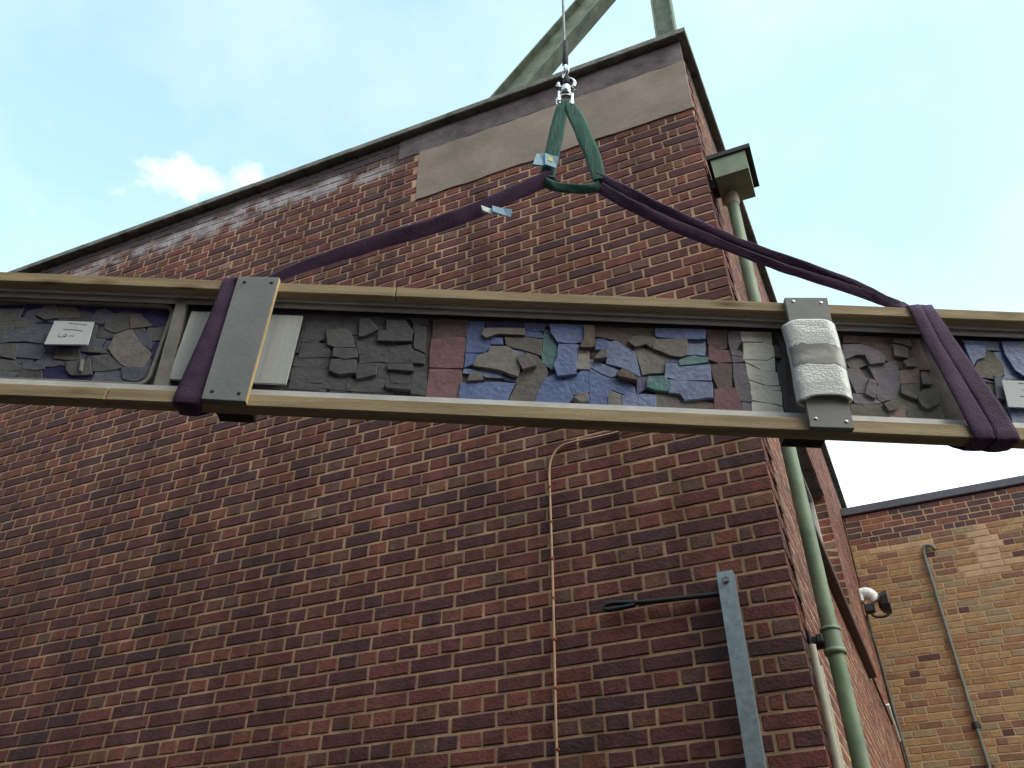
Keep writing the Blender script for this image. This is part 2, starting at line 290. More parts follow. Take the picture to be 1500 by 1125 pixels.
TILES = [
('slateblue',2,[(-1512,48),(-1424,53),(-1378,39),(-1369,-3),(-1431,5),(-1469,1),(-1495,-8)]),
('slate',1,[(-1561,94),(-1475,93),(-1443,82),(-1387,49),(-1390,57),(-1428,58),(-1516,54),(-1547,61)]),
('slate',2,[(-1515,-15),(-1451,-6),(-1440,-41),(-1438,-60),(-1482,-53),(-1500,-52)]),
('slateblue',1,[(-1452,-3),(-1377,-3),(-1359,-34),(-1366,-57),(-1434,-53)]),
('slate',1,[(-1499,-61),(-1446,-69),(-1408,-82),(-1401,-100),(-1454,-103),(-1484,-97)]),
('slateblue',1,[(-1408,-74),(-1348,-64),(-1342,-90),(-1360,-96),(-1402,-93)]),
('slate',2,[(-1434,104),(-1424,137),(-1393,147),(-1365,96),(-1403,89)]),
('olive',1,[(-1383,142),(-1331,141),(-1305,118),(-1305,102),(-1367,98)]),
('slate',2,[(-1332,-20),(-1263,-17),(-1244,-54),(-1292,-56),(-1323,-54)]),
('slate',2,[(-1283,-63),(-1220,-52),(-1197,-103),(-1255,-108),(-1273,-92)]),
('slate',1,[(-1222,112),(-1210,125),(-1163,123),(-1139,70),(-1176,51),(-1214,66)]),
('taupe',2,[(-1172,40),(-1130,63),(-1087,8),(-1050,-19),(-1050,-70),(-1111,-70),(-1145,-44),(-1178,-9)]),
('olive',2,[(-1150,117),(-1120,116),(-1076,83),(-1138,69)]),
('slateblue',1,[(-1125,66),(-1073,56),(-1055,-4),(-1085,10)]),
('slate',1,[(-1215,-41),(-1154,-38),(-1117,-75),(-1143,-84),(-1198,-91)]),
('slate',2,[(-1238,-25),(-1229,-4),(-1193,-14),(-1195,-26)]),
('slateblue',1,[(-1117,-75),(-1057,-72),(-1045,-40),(-1032,-94),(-1062,-119),(-1102,-113)]),
('slatedk',1,[(-627,141),(-516,147),(-514,102),(-572,92),(-616,86)]),
('slatedk',1,[(-616,84),(-554,93),(-547,66),(-576,48),(-620,46)]),
('slatedk',2,[(-618,39),(-572,44),(-536,27),(-525,-6),(-617,-14)]),
('slatedk',1,[(-629,-16),(-528,-5),(-559,-45),(-629,-43)]),
('slatedk',1,[(-628,-48),(-559,-47),(-522,-57),(-532,-100),(-624,-98)]),
('slatedk',1,[(-626,-100),(-534,-102),(-536,-126),(-624,-124)]),
('slate',3,[(-552,87),(-506,95),(-479,77),(-460,28),(-512,25),(-540,35)]),
('slatedk',3,[(-520,21),(-456,24),(-448,-8),(-482,-16),(-518,-8)]),
('slatedk',3,[(-519,-19),(-450,-16),(-440,-62),(-487,-71),(-518,-59)]),
('slatedk',1,[(-538,-65),(-446,-62),(-468,-86),(-465,-121),(-538,-114)]),
('slatedk',1,[(-515,145),(-468,147),(-457,79),(-481,81),(-509,107)]),
('slatedk',3,[(-461,130),(-436,143),(-405,98),(-437,72),(-454,69)]),
('slatedk',1,[(-435,149),(-390,152),(-379,98),(-400,97)]),
('slatedk',3,[(-381,134),(-324,133),(-299,100),(-300,62),(-396,57),(-398,91),(-375,96)]),
('slatedk',1,[(-461,67),(-402,67),(-375,42),(-362,13),(-446,10),(-457,41)]),
('slatedk',1,[(-366,42),(-303,55),(-294,35),(-257,18),(-254,-14),(-355,-16),(-357,21)]),
('slatedk',1,[(-442,5),(-364,11),(-361,-16),(-398,-16),(-438,-24)]),
('slatedk',3,[(-438,-33),(-387,-27),(-385,-66),(-436,-83),(-444,-51)]),
('slatedk',3,[(-356,-27),(-287,-23),(-281,-48),(-353,-45)]),
('slatedk',1,[(-386,-25),(-360,-23),(-353,-70),(-379,-71)]),
('slatedk',1,[(-350,-50),(-287,-50),(-285,-87),(-340,-86)]),
('slatedk',3,[(-354,-100),(-286,-96),(-282,-113),(-347,-110)]),
('slatedk',1,[(-465,-86),(-388,-68),(-358,-101),(-355,-122),(-460,-122)]),
('slatedk',1,[(-284,-48),(-244,-50),(-236,-126),(-278,-121),(-283,-111)]),
('slatedk',2,[(-304,138),(-263,120),(-255,23),(-289,40),(-292,92)]),
('slatedk',1,[(-324,155),(-264,156),(-264,127),(-304,140)]),
('mauvedk',1,[(-245,154),(-144,156),(-141,93),(-239,79)]),
('mauve',1,[(-242,75),(-144,88),(-144,28),(-142,-24),(-236,-26)]),
('mauve',1,[(-235,-33),(-146,-31),(-140,-76),(-140,-139),(-234,-137)]),
('blue',1,[(-136,148),(-93,147),(-89,130),(-96,119),(-92,91),(-72,85),(-68,62),(-80,36),(-138,33)]),
('bluedk',1,[(-90,147),(26,151),(30,132),(-81,128)]),
('taupe',3,[(-91,120),(30,124),(30,99),(-46,101),(-65,92),(-80,84),(-93,95)]),
('blue',1,[(29,152),(88,153),(84,125),(44,123),(31,132)]),
('blue',1,[(47,118),(79,118),(85,97),(31,101),(32,124)]),
('taupedk',2,[(-27,94),(18,98),(82,91),(82,30),(66,36),(-4,56),(-20,65)]),
('blue',1,[(-67,93),(-34,94),(-32,67),(-66,67)]),
('taupe',3,[(-65,53),(-17,55),(13,30),(23,-12),(17,-51),(2,-46),(-30,-31),(-106,-22),(-112,-16),(-94,21),(-71,29)]),
('blue',1,[(-137,26),(-97,28),(-115,-11),(-136,-22)]),
('bluegrey',1,[(2,49),(34,44),(34,34),(13,33)]),
('taupedk',4,[(18,19),(45,24),(68,-14),(32,-29),(17,3)]),
('taupedk',1,[(34,40),(69,29),(96,-6),(102,-29),(88,-68),(70,-134),(-6,-135),(16,-78),(12,-53),(29,-23),(70,-7)]),
('teal',1,[(89,135),(100,126),(125,82),(129,39),(119,5),(115,-18),(85,10),(84,33),(86,97)]),
('blue',3,[(102,144),(204,146),(205,84),(176,77),(128,80),(108,113)]),
('blue',3,[(131,71),(192,71),(184,46),(182,-23),(185,-33),(131,-44),(120,-10),(129,20)]),
('brown',4,[(205,140),(233,139),(233,64),(226,60),(197,60),(204,76)]),
('stone',2,[(189,56),(221,61),(221,-12),(185,-11)]),
('bluegrey',1,[(-135,-28),(-109,-27),(-31,-29),(-24,-54),(-70,-54),(-95,-42),(-115,-43),(-139,-44)]),
('taupedk',3,[(-117,-52),(-107,-45),(-91,-48),(-77,-66),(-123,-75)]),
('blue',2,[(-141,-79),(-23,-70),(11,-71),(-11,-138),(-143,-139)]),
('bluedk',1,[(-20,-32),(2,-44),(13,-59),(8,-66),(-18,-61),(-25,-42)]),
('blue',1,[(95,-51),(123,-34),(131,-45),(152,-52),(173,-101),(176,-113),(159,-133),(70,-134)]),
('blue',1,[(154,-48),(185,-32),(208,-12),(234,-9),(234,-87),(178,-101)]),
('taupe',4,[(178,-119),(213,-99),(218,-129),(198,-134)]),
('blue',1,[(222,-92),(237,-88),(237,-135),(222,-136)]),
('brown',2,[(239,144),(318,144),(338,91),(346,69),(332,75),(306,98),(262,107),(240,108)]),
('olive',1,[(319,147),(413,148),(415,120),(438,118),(397,108),(351,120),(334,101)]),
('olive',3,[(334,91),(354,73),(384,86),(398,72),(414,108),(350,111)]),
('blue',3,[(415,146),(559,148),(557,112),(478,110),(417,114)]),
('blue',1,[(242,103),(262,104),(286,91),(274,86),(271,64),(239,62)]),
('bluegrey',1,[(274,84),(303,99),(332,74),(349,61),(359,17),(367,-29),(325,-2),(270,13),(271,60)]),
('taupedk',4,[(235,19),(258,53),(270,54),(269,26)]),
('bluegrey',2,[(224,22),(233,22),(301,-10),(298,-31),(281,-36),(221,-3)]),
('taupe',1,[(349,72),(413,79),(430,61),(458,44),(440,25),(433,-11),(398,-13),(373,-21),(360,39)]),
('taupe',3,[(416,103),(504,109),(501,52),(483,44),(463,46),(426,62),(406,69)]),
('bluegrey',1,[(508,114),(558,114),(554,57),(528,59),(505,56)]),
('teal',3,[(479,29),(520,47),(560,46),(559,28),(478,11)]),
('bluegrey',3,[(442,20),(473,18),(478,7),(564,19),(563,-38),(481,-42),(436,-31)]),
('violet',1,[(461,44),(481,49),(490,42),(475,27),(443,27)]),
('brown',4,[(300,-28),(317,-13),(356,-42),(353,-50),(328,-44),(303,-38)]),
('blue',1,[(222,-4),(281,-37),(329,-48),(346,-65),(351,-89),(334,-97),(284,-79),(272,-134),(225,-136)]),
('teal',3,[(388,-33),(434,-29),(444,-48),(440,-81),(406,-77),(384,-68)]),
('violet',1,[(358,-33),(386,-31),(385,-63),(356,-89)]),
('taupe',2,[(283,-85),(311,-97),(313,-136),(274,-138),(275,-106)]),
('bluegrey',2,[(314,-98),(406,-92),(405,-134),(315,-137)]),
('taupedk',1,[(410,-82),(471,-82),(481,-103),(485,-131),(405,-132)]),
('bluegrey',3,[(447,-41),(481,-46),(565,-45),(564,-97),(525,-102),(486,-108),(476,-88),(445,-86)]),
('olive',1,[(487,-109),(529,-103),(564,-112),(563,-129),(485,-131)]),
('brown',4,[(194,61),(203,87),(236,89),(232,63)]),
('mauvedk',1,[(566,154),(625,154),(619,87),(592,82),(567,101)]),
('mauve',1,[(570,98),(590,82),(629,78),(628,38),(594,34),(566,44)]),
('brown',1,[(569,21),(593,29),(630,28),(622,-53),(584,-58),(574,-21)]),
('mauve',2,[(572,-64),(631,-58),(641,-95),(642,-133),(567,-134)]),
('slatev',2,[(628,141),(643,152),(664,150),(666,114),(647,82),(667,73),(663,60),(632,62)]),
('slatev',1,[(632,59),(666,58),(664,40),(633,36)]),
('slatev',2,[(632,29),(665,30),(671,-18),(674,-62),(675,-99),(645,-98),(633,-64),(630,-14)]),
('slatev',1,[(646,-99),(673,-106),(670,-131),(645,-131)]),
('white',2,[(666,150),(733,152),(726,114),(668,114)]),
('white',2,[(736,152),(754,151),(752,105),(729,114)]),
('white',2,[(670,107),(728,109),(754,100),(754,65),(732,49),(665,48)]),
('white',2,[(664,43),(732,45),(754,60),(750,9),(713,13),(674,37)]),
('white',2,[(670,34),(707,12),(753,5),(755,-39),(722,-41),(671,-21)]),
('white',2,[(670,-26),(712,-44),(757,-43),(756,-56),(674,-62)]),
('white',2,[(674,-66),(758,-62),(755,-108),(725,-103),(676,-95)]),
('white',2,[(675,-101),(725,-106),(755,-114),(756,-133),(672,-133)]),
('slatedk',2,[(760,105),(775,99),(772,59),(757,62)]),
('slatedk',1,[(761,154),(793,156),(771,-126),(762,-129),(758,-36),(758,28),(774,59),(778,106)]),
('brown',1,[(968,159),(1185,161),(1193,40),(1110,38),(1072,69),(1054,107),(1015,124),(962,124)]),
('slatev',3,[(956,114),(1012,115),(1050,97),(1069,77),(1064,52),(1022,46),(1013,78),(989,78),(952,58)]),
('taupedk',1,[(958,61),(992,82),(1014,83),(1022,49),(992,36),(1009,6),(967,35)]),
('slatev',1,[(953,31),(985,26),(1008,-1),(996,-52),(969,-53),(960,-7)]),
('slatev',1,[(1019,41),(1067,54),(1102,67),(1103,15),(1094,-33),(1073,-68),(1034,-80),(1023,-64),(1037,-20),(1030,1)]),
('slatev',3,[(1012,-9),(1027,-15),(1027,-42),(1016,-73),(992,-59)]),
('slatev',1,[(957,-57),(995,-59),(1019,-71),(1032,-86),(960,-90)]),
('taupe',3,[(1112,144),(1151,142),(1154,115),(1104,131)]),
('taupe',3,[(1102,121),(1141,109),(1134,73),(1100,80)]),
('taupe',3,[(1120,59),(1148,74),(1158,57),(1150,44),(1128,43)]),
('pinkst',2,[(1108,32),(1159,39),(1153,-12),(1099,-15)]),
('taupe',3,[(1162,23),(1176,23),(1183,-17),(1159,-18)]),
('olive',3,[(1098,-25),(1150,-19),(1140,-56),(1129,-70),(1093,-52)]),
('olive',3,[(1136,-60),(1154,-39),(1193,-33),(1187,-83),(1151,-102),(1140,-92)]),
('olive',1,[(1093,-50),(1132,-68),(1145,-97),(1094,-109),(1069,-88),(1079,-64)]),
('olive',3,[(1037,-91),(1069,-77),(1077,-93),(1065,-109),(1046,-114)]),
('olive',1,[(946,-94),(1032,-90),(1046,-112),(1039,-135),(942,-135)]),
('pinkst',1,[(1049,-113),(1080,-90),(1095,-93),(1092,-134),(1047,-134)]),
('olive',1,[(1098,-112),(1147,-100),(1187,-85),(1195,-133),(1094,-135)]),
('blue',3,[(1309,129),(1368,130),(1355,88),(1332,79),(1318,56)]),
('bluegrey',1,[(1310,156),(1421,160),(1413,119),(1372,121),(1317,137)]),
('olive',2,[(1325,56),(1338,82),(1370,116),(1388,108),(1406,64),(1397,30),(1364,14),(1322,19),(1319,41)]),
('blue',1,[(1391,112),(1418,116),(1424,60),(1404,52)]),
('blue',3,[(1420,148),(1515,149),(1473,2),(1430,44),(1419,99)]),
('violet',2,[(1321,17),(1361,3),(1360,-1),(1328,8)]),
('slateblue',3,[(1367,22),(1387,23),(1380,-59),(1352,-57)]),
('bluegrey',1,[(1410,63),(1431,46),(1451,21),(1391,14)]),
('olive',1,[(1345,1),(1363,-5),(1355,-59),(1383,-61),(1372,-100),(1352,-90)]),
('stone',1,[(1355,-100),(1374,-103),(1378,-132),(1361,-133)]),
('bluegrey',3,[(1378,-66),(1449,-83),(1435,-134),(1376,-135)]),
]

# ------------------------------------------------------------------ helpers
class MB:
    def __init__(s): s.v, s.f, s.mi, s.sm = [], [], [], []
    def add(s, vs, fs, m=0, smooth=False):
        o = len(s.v); s.v += [tuple(v) for v in vs]
        for f in fs:
            s.f.append(tuple(i + o for i in f)); s.mi.append(m); s.sm.append(smooth)
    def box(s, x0, x1, y0, y1, z0, z1, m=0, c=0.0):
        if c <= 0:
            s.add([(x0,y0,z0),(x1,y0,z0),(x1,y1,z0),(x0,y1,z0),(x0,y0,z1),(x1,y0,z1),(x1,y1,z1),(x0,y1,z1)],
                  [(0,3,2,1),(4,5,6,7),(0,1,5,4),(1,2,6,5),(2,3,7,6),(3,0,4,7)], m)
            return
        # chamfered box: three nested quads per axis joined by bevel strips
        X, Y, Z = (x0,x1), (y0,y1), (z0,z1)
        vs, idx = [], {}
        for i in (0,1):
            for j in (0,1):
                for k in (0,1):
                    sx, sy, sz = (c,-c)[i], (c,-c)[j], (c,-c)[k]
                    for a, p in enumerate(((X[i],Y[j]+sy,Z[k]+sz),(X[i]+sx,Y[j],Z[k]+sz),(X[i]+sx,Y[j]+sy,Z[k]))):
                        idx[i,j,k,a] = len(vs); vs.append(p)
        fs = []
        g = lambda i,j,k,a: idx[i,j,k,a]
        for i in (0,1):
            q = [g(i,0,0,0),g(i,1,0,0),g(i,1,1,0),g(i,0,1,0)]; fs.append(q if i else q[::-1])
            q = [g(0,i,0,1),g(1,i,0,1),g(1,i,1,1),g(0,i,1,1)]; fs.append(q[::-1] if i else q)
            q = [g(0,0,i,2),g(1,0,i,2),g(1,1,i,2),g(0,1,i,2)]; fs.append(q if i else q[::-1])
        for i in (0,1):
            for j in (0,1):
                fs.append([g(i,j,0,0),g(i,j,1,0),g(i,j,1,1),g(i,j,0,1)] if i == j else [g(i,j,0,1),g(i,j,1,1),g(i,j,1,0),g(i,j,0,0)])
                fs.append([g(i,0,j,0),g(i,0,j,2),g(i,1,j,2),g(i,1,j,0)] if i != j else [g(i,0,j,0),g(i,1,j,0),g(i,1,j,2),g(i,0,j,2)])
                fs.append([g(0,i,j,1),g(1,i,j,1),g(1,i,j,2),g(0,i,j,2)] if i == j else [g(0,i,j,2),g(1,i,j,2),g(1,i,j,1),g(0,i,j,1)])
                for k in (0,1):
                    q = [g(i,j,k,0),g(i,j,k,1),g(i,j,k,2)]
                    fs.append(q if (i+j+k) % 2 else q[::-1])
        s.add(vs, fs, m)
    def tube(s, pts, r, n=10, m=0, cap=True, smooth=True):
        pts = [Vector(p) for p in pts]
        rs = r if isinstance(r, (list, tuple)) else [r] * len(pts)
        vs, prev = [], None
        for i, p in enumerate(pts):
            t = (pts[min(i+1, len(pts)-1)] - pts[max(i-1, 0)]).normalized()
            if prev is None:
                a = t.cross(Vector((0.31, 0.22, 0.93)))
                if a.length < 0.1: a = t.cross(Vector((1, 0, 0)))
                a.normalize()
            else:
                a = (prev - t * prev.dot(t)).normalized()
            prev = a; b = t.cross(a)
            for k in range(n):
                w = 2 * math.pi * k / n
                vs.append(p + (a * math.cos(w) + b * math.sin(w)) * rs[i])
        fs = []
        for i in range(len(pts)-1):
            for k in range(n):
                k2 = (k+1) % n
                fs.append((i*n+k, i*n+k2, (i+1)*n+k2, (i+1)*n+k))
        s.add(vs, fs, m, smooth)
        if cap:
            s.add([vs[k] for k in range(n)], [tuple(reversed(range(n)))], m)
            s.add([vs[(len(pts)-1)*n+k] for k in range(n)], [tuple(range(n))], m)
    def strap(s, pts, wdir, width, thick, m=0, closed=False, fold=0.25, seed=0):
        """flattened webbing tube: pts path, wdir width direction(s), superellipse section with soft folds"""
        pts = [Vector(p) for p in pts]
        n = 12; vs = []
        K = len(pts)
        for i, p in enumerate(pts):
            if closed: t = (pts[(i+1) % K] - pts[i-1]).normalized()
            else: t = (pts[min(i+1, K-1)] - pts[max(i-1, 0)]).normalized()
            w = Vector(wdir[i] if isinstance(wdir, list) else wdir)
            w = (w - t * w.dot(t)).normalized(); h = t.cross(w)
            wi = (width[i] if isinstance(width, list) else width) / 2
            for k in range(n):
                a = 2 * math.pi * k / n
                ca, sa = math.cos(a), math.sin(a)
                x = math.copysign(abs(ca) ** 0.75, ca); y = math.copysign(abs(sa) ** 0.75, sa)
                y *= 1 + fold * math.sin(3 * x + seed + 0.5 * i)
                q = p + w * (x * wi) + h * (y * thick / 2)
                q += 0.0022 * noise.noise_vector(q * 22)
                vs.append(q)
        fs = []
        for i in range(K if closed else K-1):
            j = (i+1) % K
            for k in range(n):
                k2 = (k+1) % n
                fs.append((i*n+k, i*n+k2, j*n+k2, j*n+k))
        s.add(vs, fs, m, True)
        if not closed:
            s.add(vs[:n], [tuple(reversed(range(n)))], m); s.add(vs[-n:], [tuple(range(n))], m)
    def torus(s, c, R1, r, ax=(0,1,0), n=24, k=8, m=0, arc=2*math.pi, a0=0.0, sx=1.0):
        ax = Vector(ax).normalized(); u = ax.orthogonal().normalized(); v = ax.cross(u)
        pts = [Vector(c) + (u * math.cos(a0 + arc*i/n) * sx + v * math.sin(a0 + arc*i/n)) * R1 for i in range(n+1)]
        s.tube(pts, r, k, m, cap=arc < 6.2)
    def prism(s, poly, y0, y1, c=0.0, m=0, tilt=(0,0), jag=0.0):
        """poly in x,z; front at y0 (towards the viewer), back at y1; chamfered, slightly tilted front"""
        n = len(poly)
        A = sum(poly[i][0]*poly[(i+1)%n][1]-poly[(i+1)%n][0]*poly[i][1] for i in range(n))
        if A < 0: poly = poly[::-1]
        cx = sum(p[0] for p in poly)/n; cz = sum(p[1] for p in poly)/n
        fy = lambda x, z: y0 + tilt[0]*(x-cx) + tilt[1]*(z-cz)
        back = [(x, y1, z) for x, z in poly]
        mid, fr = [], []
        for x, z in poly:
            d = math.hypot(x-cx, z-cz) or 1
            k = min(0.3, c/d*1.3)
            mid.append((x, fy(x,z)+c*0.7, z)); fr.append((x+(cx-x)*k, fy(x,z), z+(cz-z)*k))
        fs = [tuple(range(2*n, 3*n)), tuple(reversed(range(n)))]
        for i in range(n):
            j = (i+1) % n
            fs.append((i, j, n+j, n+i)); fs.append((n+i, n+j, 2*n+j, 2*n+i))
        s.add(back+mid+fr, fs, m)
    def mesh(s, name, mats):
        me = bpy.data.meshes.new(name)
        me.from_pydata(s.v, [], s.f)
        me.polygons.foreach_set('material_index', s.mi)
        me.polygons.foreach_set('use_smooth', s.sm)
        for m in (mats if isinstance(mats, list) else [mats]): me.materials.append(m)
        me.update()
        return me
    def build(s, name, mats, parent=None, loc=None):
        o = bpy.data.objects.new(name, s.mesh(name, mats))
        C.objects.link(o)
        o.parent = parent
        if loc: o.location = loc
        return o

def tag(o, label=None, cat=None, group=None, kind=None):
    if label: o['label'] = label
    if cat: o['category'] = cat
    if group: o['group'] = group
    if kind: o['kind'] = kind
    return o
def empty(name, mtx, label, cat, group=None):
    o = bpy.data.objects.new(name, None); C.objects.link(o); o.empty_display_size = 0.2
    o.matrix_world = mtx
    return tag(o, label, cat, group)
def smooth_path(P, sub=6):
    P = [Vector(p) for p in P]; out = []
    for i in range(len(P)-1):
        a, b, c, d = P[max(i-1,0)], P[i], P[i+1], P[min(i+2,len(P)-1)]
        for k in range(sub):
            t = k/sub
            out.append(0.5*((2*b)+(c-a)*t+(2*a-5*b+4*c-d)*t*t+(3*b-a-3*c+d)*t**3))
    out.append(P[-1]); return out

UC, WC = -0.248, 3.739
corner = tdir * UC + ndir * WC
BM = Matrix.Translation(corner) @ Matrix.Rotation(YAW, 4, 'Z')     # gable wall frame: x along wall (corner at 0), y into building, z up
camM = cam.matrix_world.inverted()
FPX = 1302.95
def px(p):
    q = camM @ p
    if q.z > -0.1: return None
    return 750 + FPX * q.x / -q.z, 562.5 - FPX * q.y / -q.z, -q.z

# ------------------------------------------------------------------ ground
g = MB(); g.box(-400, 400, -400, 400, -0.5, 0.0)
tag(g.build('ground', M_GROUND), kind='structure')

# ------------------------------------------------------------------ invented blocks out of view, added to keep sky light off the yard
def shade_block(name, x0, x1, y0, y1, h, side):
    m = MB(); m.box(x0, x1, y0, y1, 0, h); m.box(x0-.1, x1+.1, y0-.1, y1+.1, h+.002, h+.12)
    o = m.build(name, M_SHADE_BLOCK); tag(o, kind='structure')
    w = MB(); f = MB()
    for lv in range(int(h/3)):
        z = 1.0 + 3*lv
        if side == 'x':
            p = y0 + 1.2
            while p < y1 - 1.8:
                w.box(x1+.003, x1+.02, p, p+1.1, z, z+1.4); f.box(x1+.003, x1+.06, p-.08, p+1.18, z-.1, z-.003); p += 2.6
        else:
            p = x0 + 1.2
            while p < x1 - 1.8:
                w.box(p, p+1.1, y1+.003, y1+.02, z, z+1.4); f.box(p-.08, p+1.18, y1+.003, y1+.06, z-.1, z-.003); p += 2.6
    w.build('shade_block_windows', M_SILL, o); f.build('shade_block_sills', M_COPING, o)
M_SHADE_BLOCK = mat('shade block brick', (0.105, 0.062, 0.050), 0.9, 0.3, 6, 0.3, 30, coord='World')
shade_block('unseen_shade_block', -16.0, 7.0, -12.0, -4.0, 9.0, 'y')  # added behind the camera, darkens the lower wall and undersides
shade_block('unseen_shade_block', -13.0, -5.6, -3.9, 2.4, 9.0, 'x')  # added out of view on the left to shade that side

# ------------------------------------------------------------------ main brick building
bld = empty('brick_building', BM, 'dark red brick building with concrete coping and a cement rendered strip near its corner', 'building')
TOP = 7.245
LEFT = -9.4
SK = math.atan(0.044)
SM = Matrix.Rotation(-SK, 4, 'Z')                                   # side wall leans 2.5 degrees outward in plan
def kz(k): return 2.669 + 0.075 * k
WY0, WY1, WZ0, WZ1 = 0.90, 4.01, kz(18), kz(40)                     # side window opening

fw = MB()
fw.box(LEFT, -0.0045, 0.0045, 0.25, 0, TOP - 0.002)
front = fw.build('front_wall', M_MORTAR, bld)
swm = MB()
for y0, y1, z0, z1 in ((0.253, WY0-0.008, 0, TOP-0.002), (WY1+0.008, 12.0, 0, TOP-0.002), (WY0-0.008, WY1+0.008, 0, WZ0-0.008), (WY0-0.008, WY1+0.008, WZ1+0.008, TOP-0.002)):
    swm.box(-0.25, -0.0015, y0, y1, z0, z1)
side = swm.build('side_wall', M_MORTAR, bld)
side.matrix_local = SM
bk = MB()
bk.box(LEFT, LEFT+0.25, 0.26, 11.7, 0, TOP-0.004); bk.box(LEFT, 0.2, 11.72, 11.95, 0, TOP-0.004)
bk.build('rear_wall', M_MORTAR, bld)
rf = MB(); rf.box(LEFT+0.26, -0.1, 0.27, 11.6, 6.85, 7.0)
rf.build('roof', M_ROOF, bld)

def wall_bricks():
    L_ = []       # (wall, x0, x1, z0, z1, depth, mat)
    for k in range(-35, 61):
        z0, z1 = kz(k), kz(k+1)
        hdr = (k % 2 == 0)
        xs = [0.0]
        if hdr:
            xs += [-0.120, -0.184]
            p = 0.1142
            if k == 4: xs += [-0.301, -0.415]; p = 0.2285
        else: p = 0.2285
        if k == 4: xs[-1] = -0.412
        while xs[-1] > LEFT: xs.append(xs[-1] - p)
        for i in range(len(xs)-1):
            a, b = xs[i+1], xs[i]
            long_ = (b - a) > 0.17
            if z1 > 6.50 and z0 < 7.3 and b > -2.02:
                if a > -2.02: continue
                b = -2.02
                if b - a < 0.04: continue
            if long_: m = random.choices(range(5), (5, 4, 4, 3, 1.2))[0]
            else: m = 5 + random.choices(range(6), (5, 5, 2.2, 4, 0.8, 0.12))[0] if random.random() < 0.62 else random.choices(range(5), (3, 1.5, 4, 4, 2))[0]
            # patches of redder bricks high on the left
            d = 0.100 if i == 0 and not hdr else (0.213 if i == 0 else 0.05)
            L_.append(('f', a, b + (0.0067 if i == 0 else 0), z0, z1, d, m))
    for k in range(-35, 61):
        z0, z1 = kz(k), kz(k+1)
        hdr = (k % 2 == 1)
        y = 0.103 if hdr else 0.216
        first = True
        while y < 9.0:
            p = 0.1142 if hdr else 0.2285
            if first and hdr: p = 0.064
            first = False
            a, b = y, y + p
            y = b
            if WZ0 - 0.01 < z0 < WZ1 - 0.01:
                if a >= WY0 - 0.02 and b <= WY1 + 0.02: continue
                if a < WY0 < b: b = WY0
                if a < WY1 < b: a = WY1
                if b - a < 0.03: continue
            m = 5 + random.choices(range(6), (5, 3, 5, 3, 4, 3.0))[0] if random.random() < 0.93 else random.choices(range(5), (1, 1, 3, 4, 4))[0]
            L_.append(('s', a, b, z0, z1, 0.10, m))
    return L_

J = 0.0067
def brick_mesh(mb, w, h, d, m=0, seed=None, tw=0.0):
    """one brick, centre at origin, front face at y = 0 looking to -y"""
    r = random.uniform
    x, z, c = w/2 - J, h/2 - J, 0.0035
    fr = [(-x+c, 0), (x-c, 0), (x-c, 1), (-x+c, 1)]
    ro = [[r(-.0026,.0022), r(-.0024,.0020), r(-.0014,.0010)] for _ in range(4)]
    co = [(-x,-z),(x,-z),(x,z),(-x,z)]
    si = [(1,1),(-1,1),(-1,-1),(1,-1)]
    back = [(px_, d, pz) for px_, pz in co]
    mid = [(p[0]+o[0], 0.003+tw, p[1]+o[1]) for p, o in zip(co, ro)]
    frn = [(p[0]+o[0]+s_[0]*c, o[2]+tw, p[1]+o[1]+s_[1]*c) for p, o, s_ in zip(co, ro, si)]
    fs = [(8,9,10,11)]
    for i in range(4):
        j = (i+1) % 4
        fs += [(i, j, 4+j, 4+i), (4+i, 4+j, 8+j, 8+i)]
    return back+mid+frn, fs

POOL = {}
def pooled(w, d, fam):
    key = (round(w, 3), round(d, 3))
    ms = POOL.setdefault(key, [])
    if len(ms) < 7:
        mb = MB(); v, f = brick_mesh(mb, w, 0.075, d); mb.add(v, f)
        ms.append(mb.mesh('brick', fam[0]))
        return ms[-1]
    return random.choice(ms)

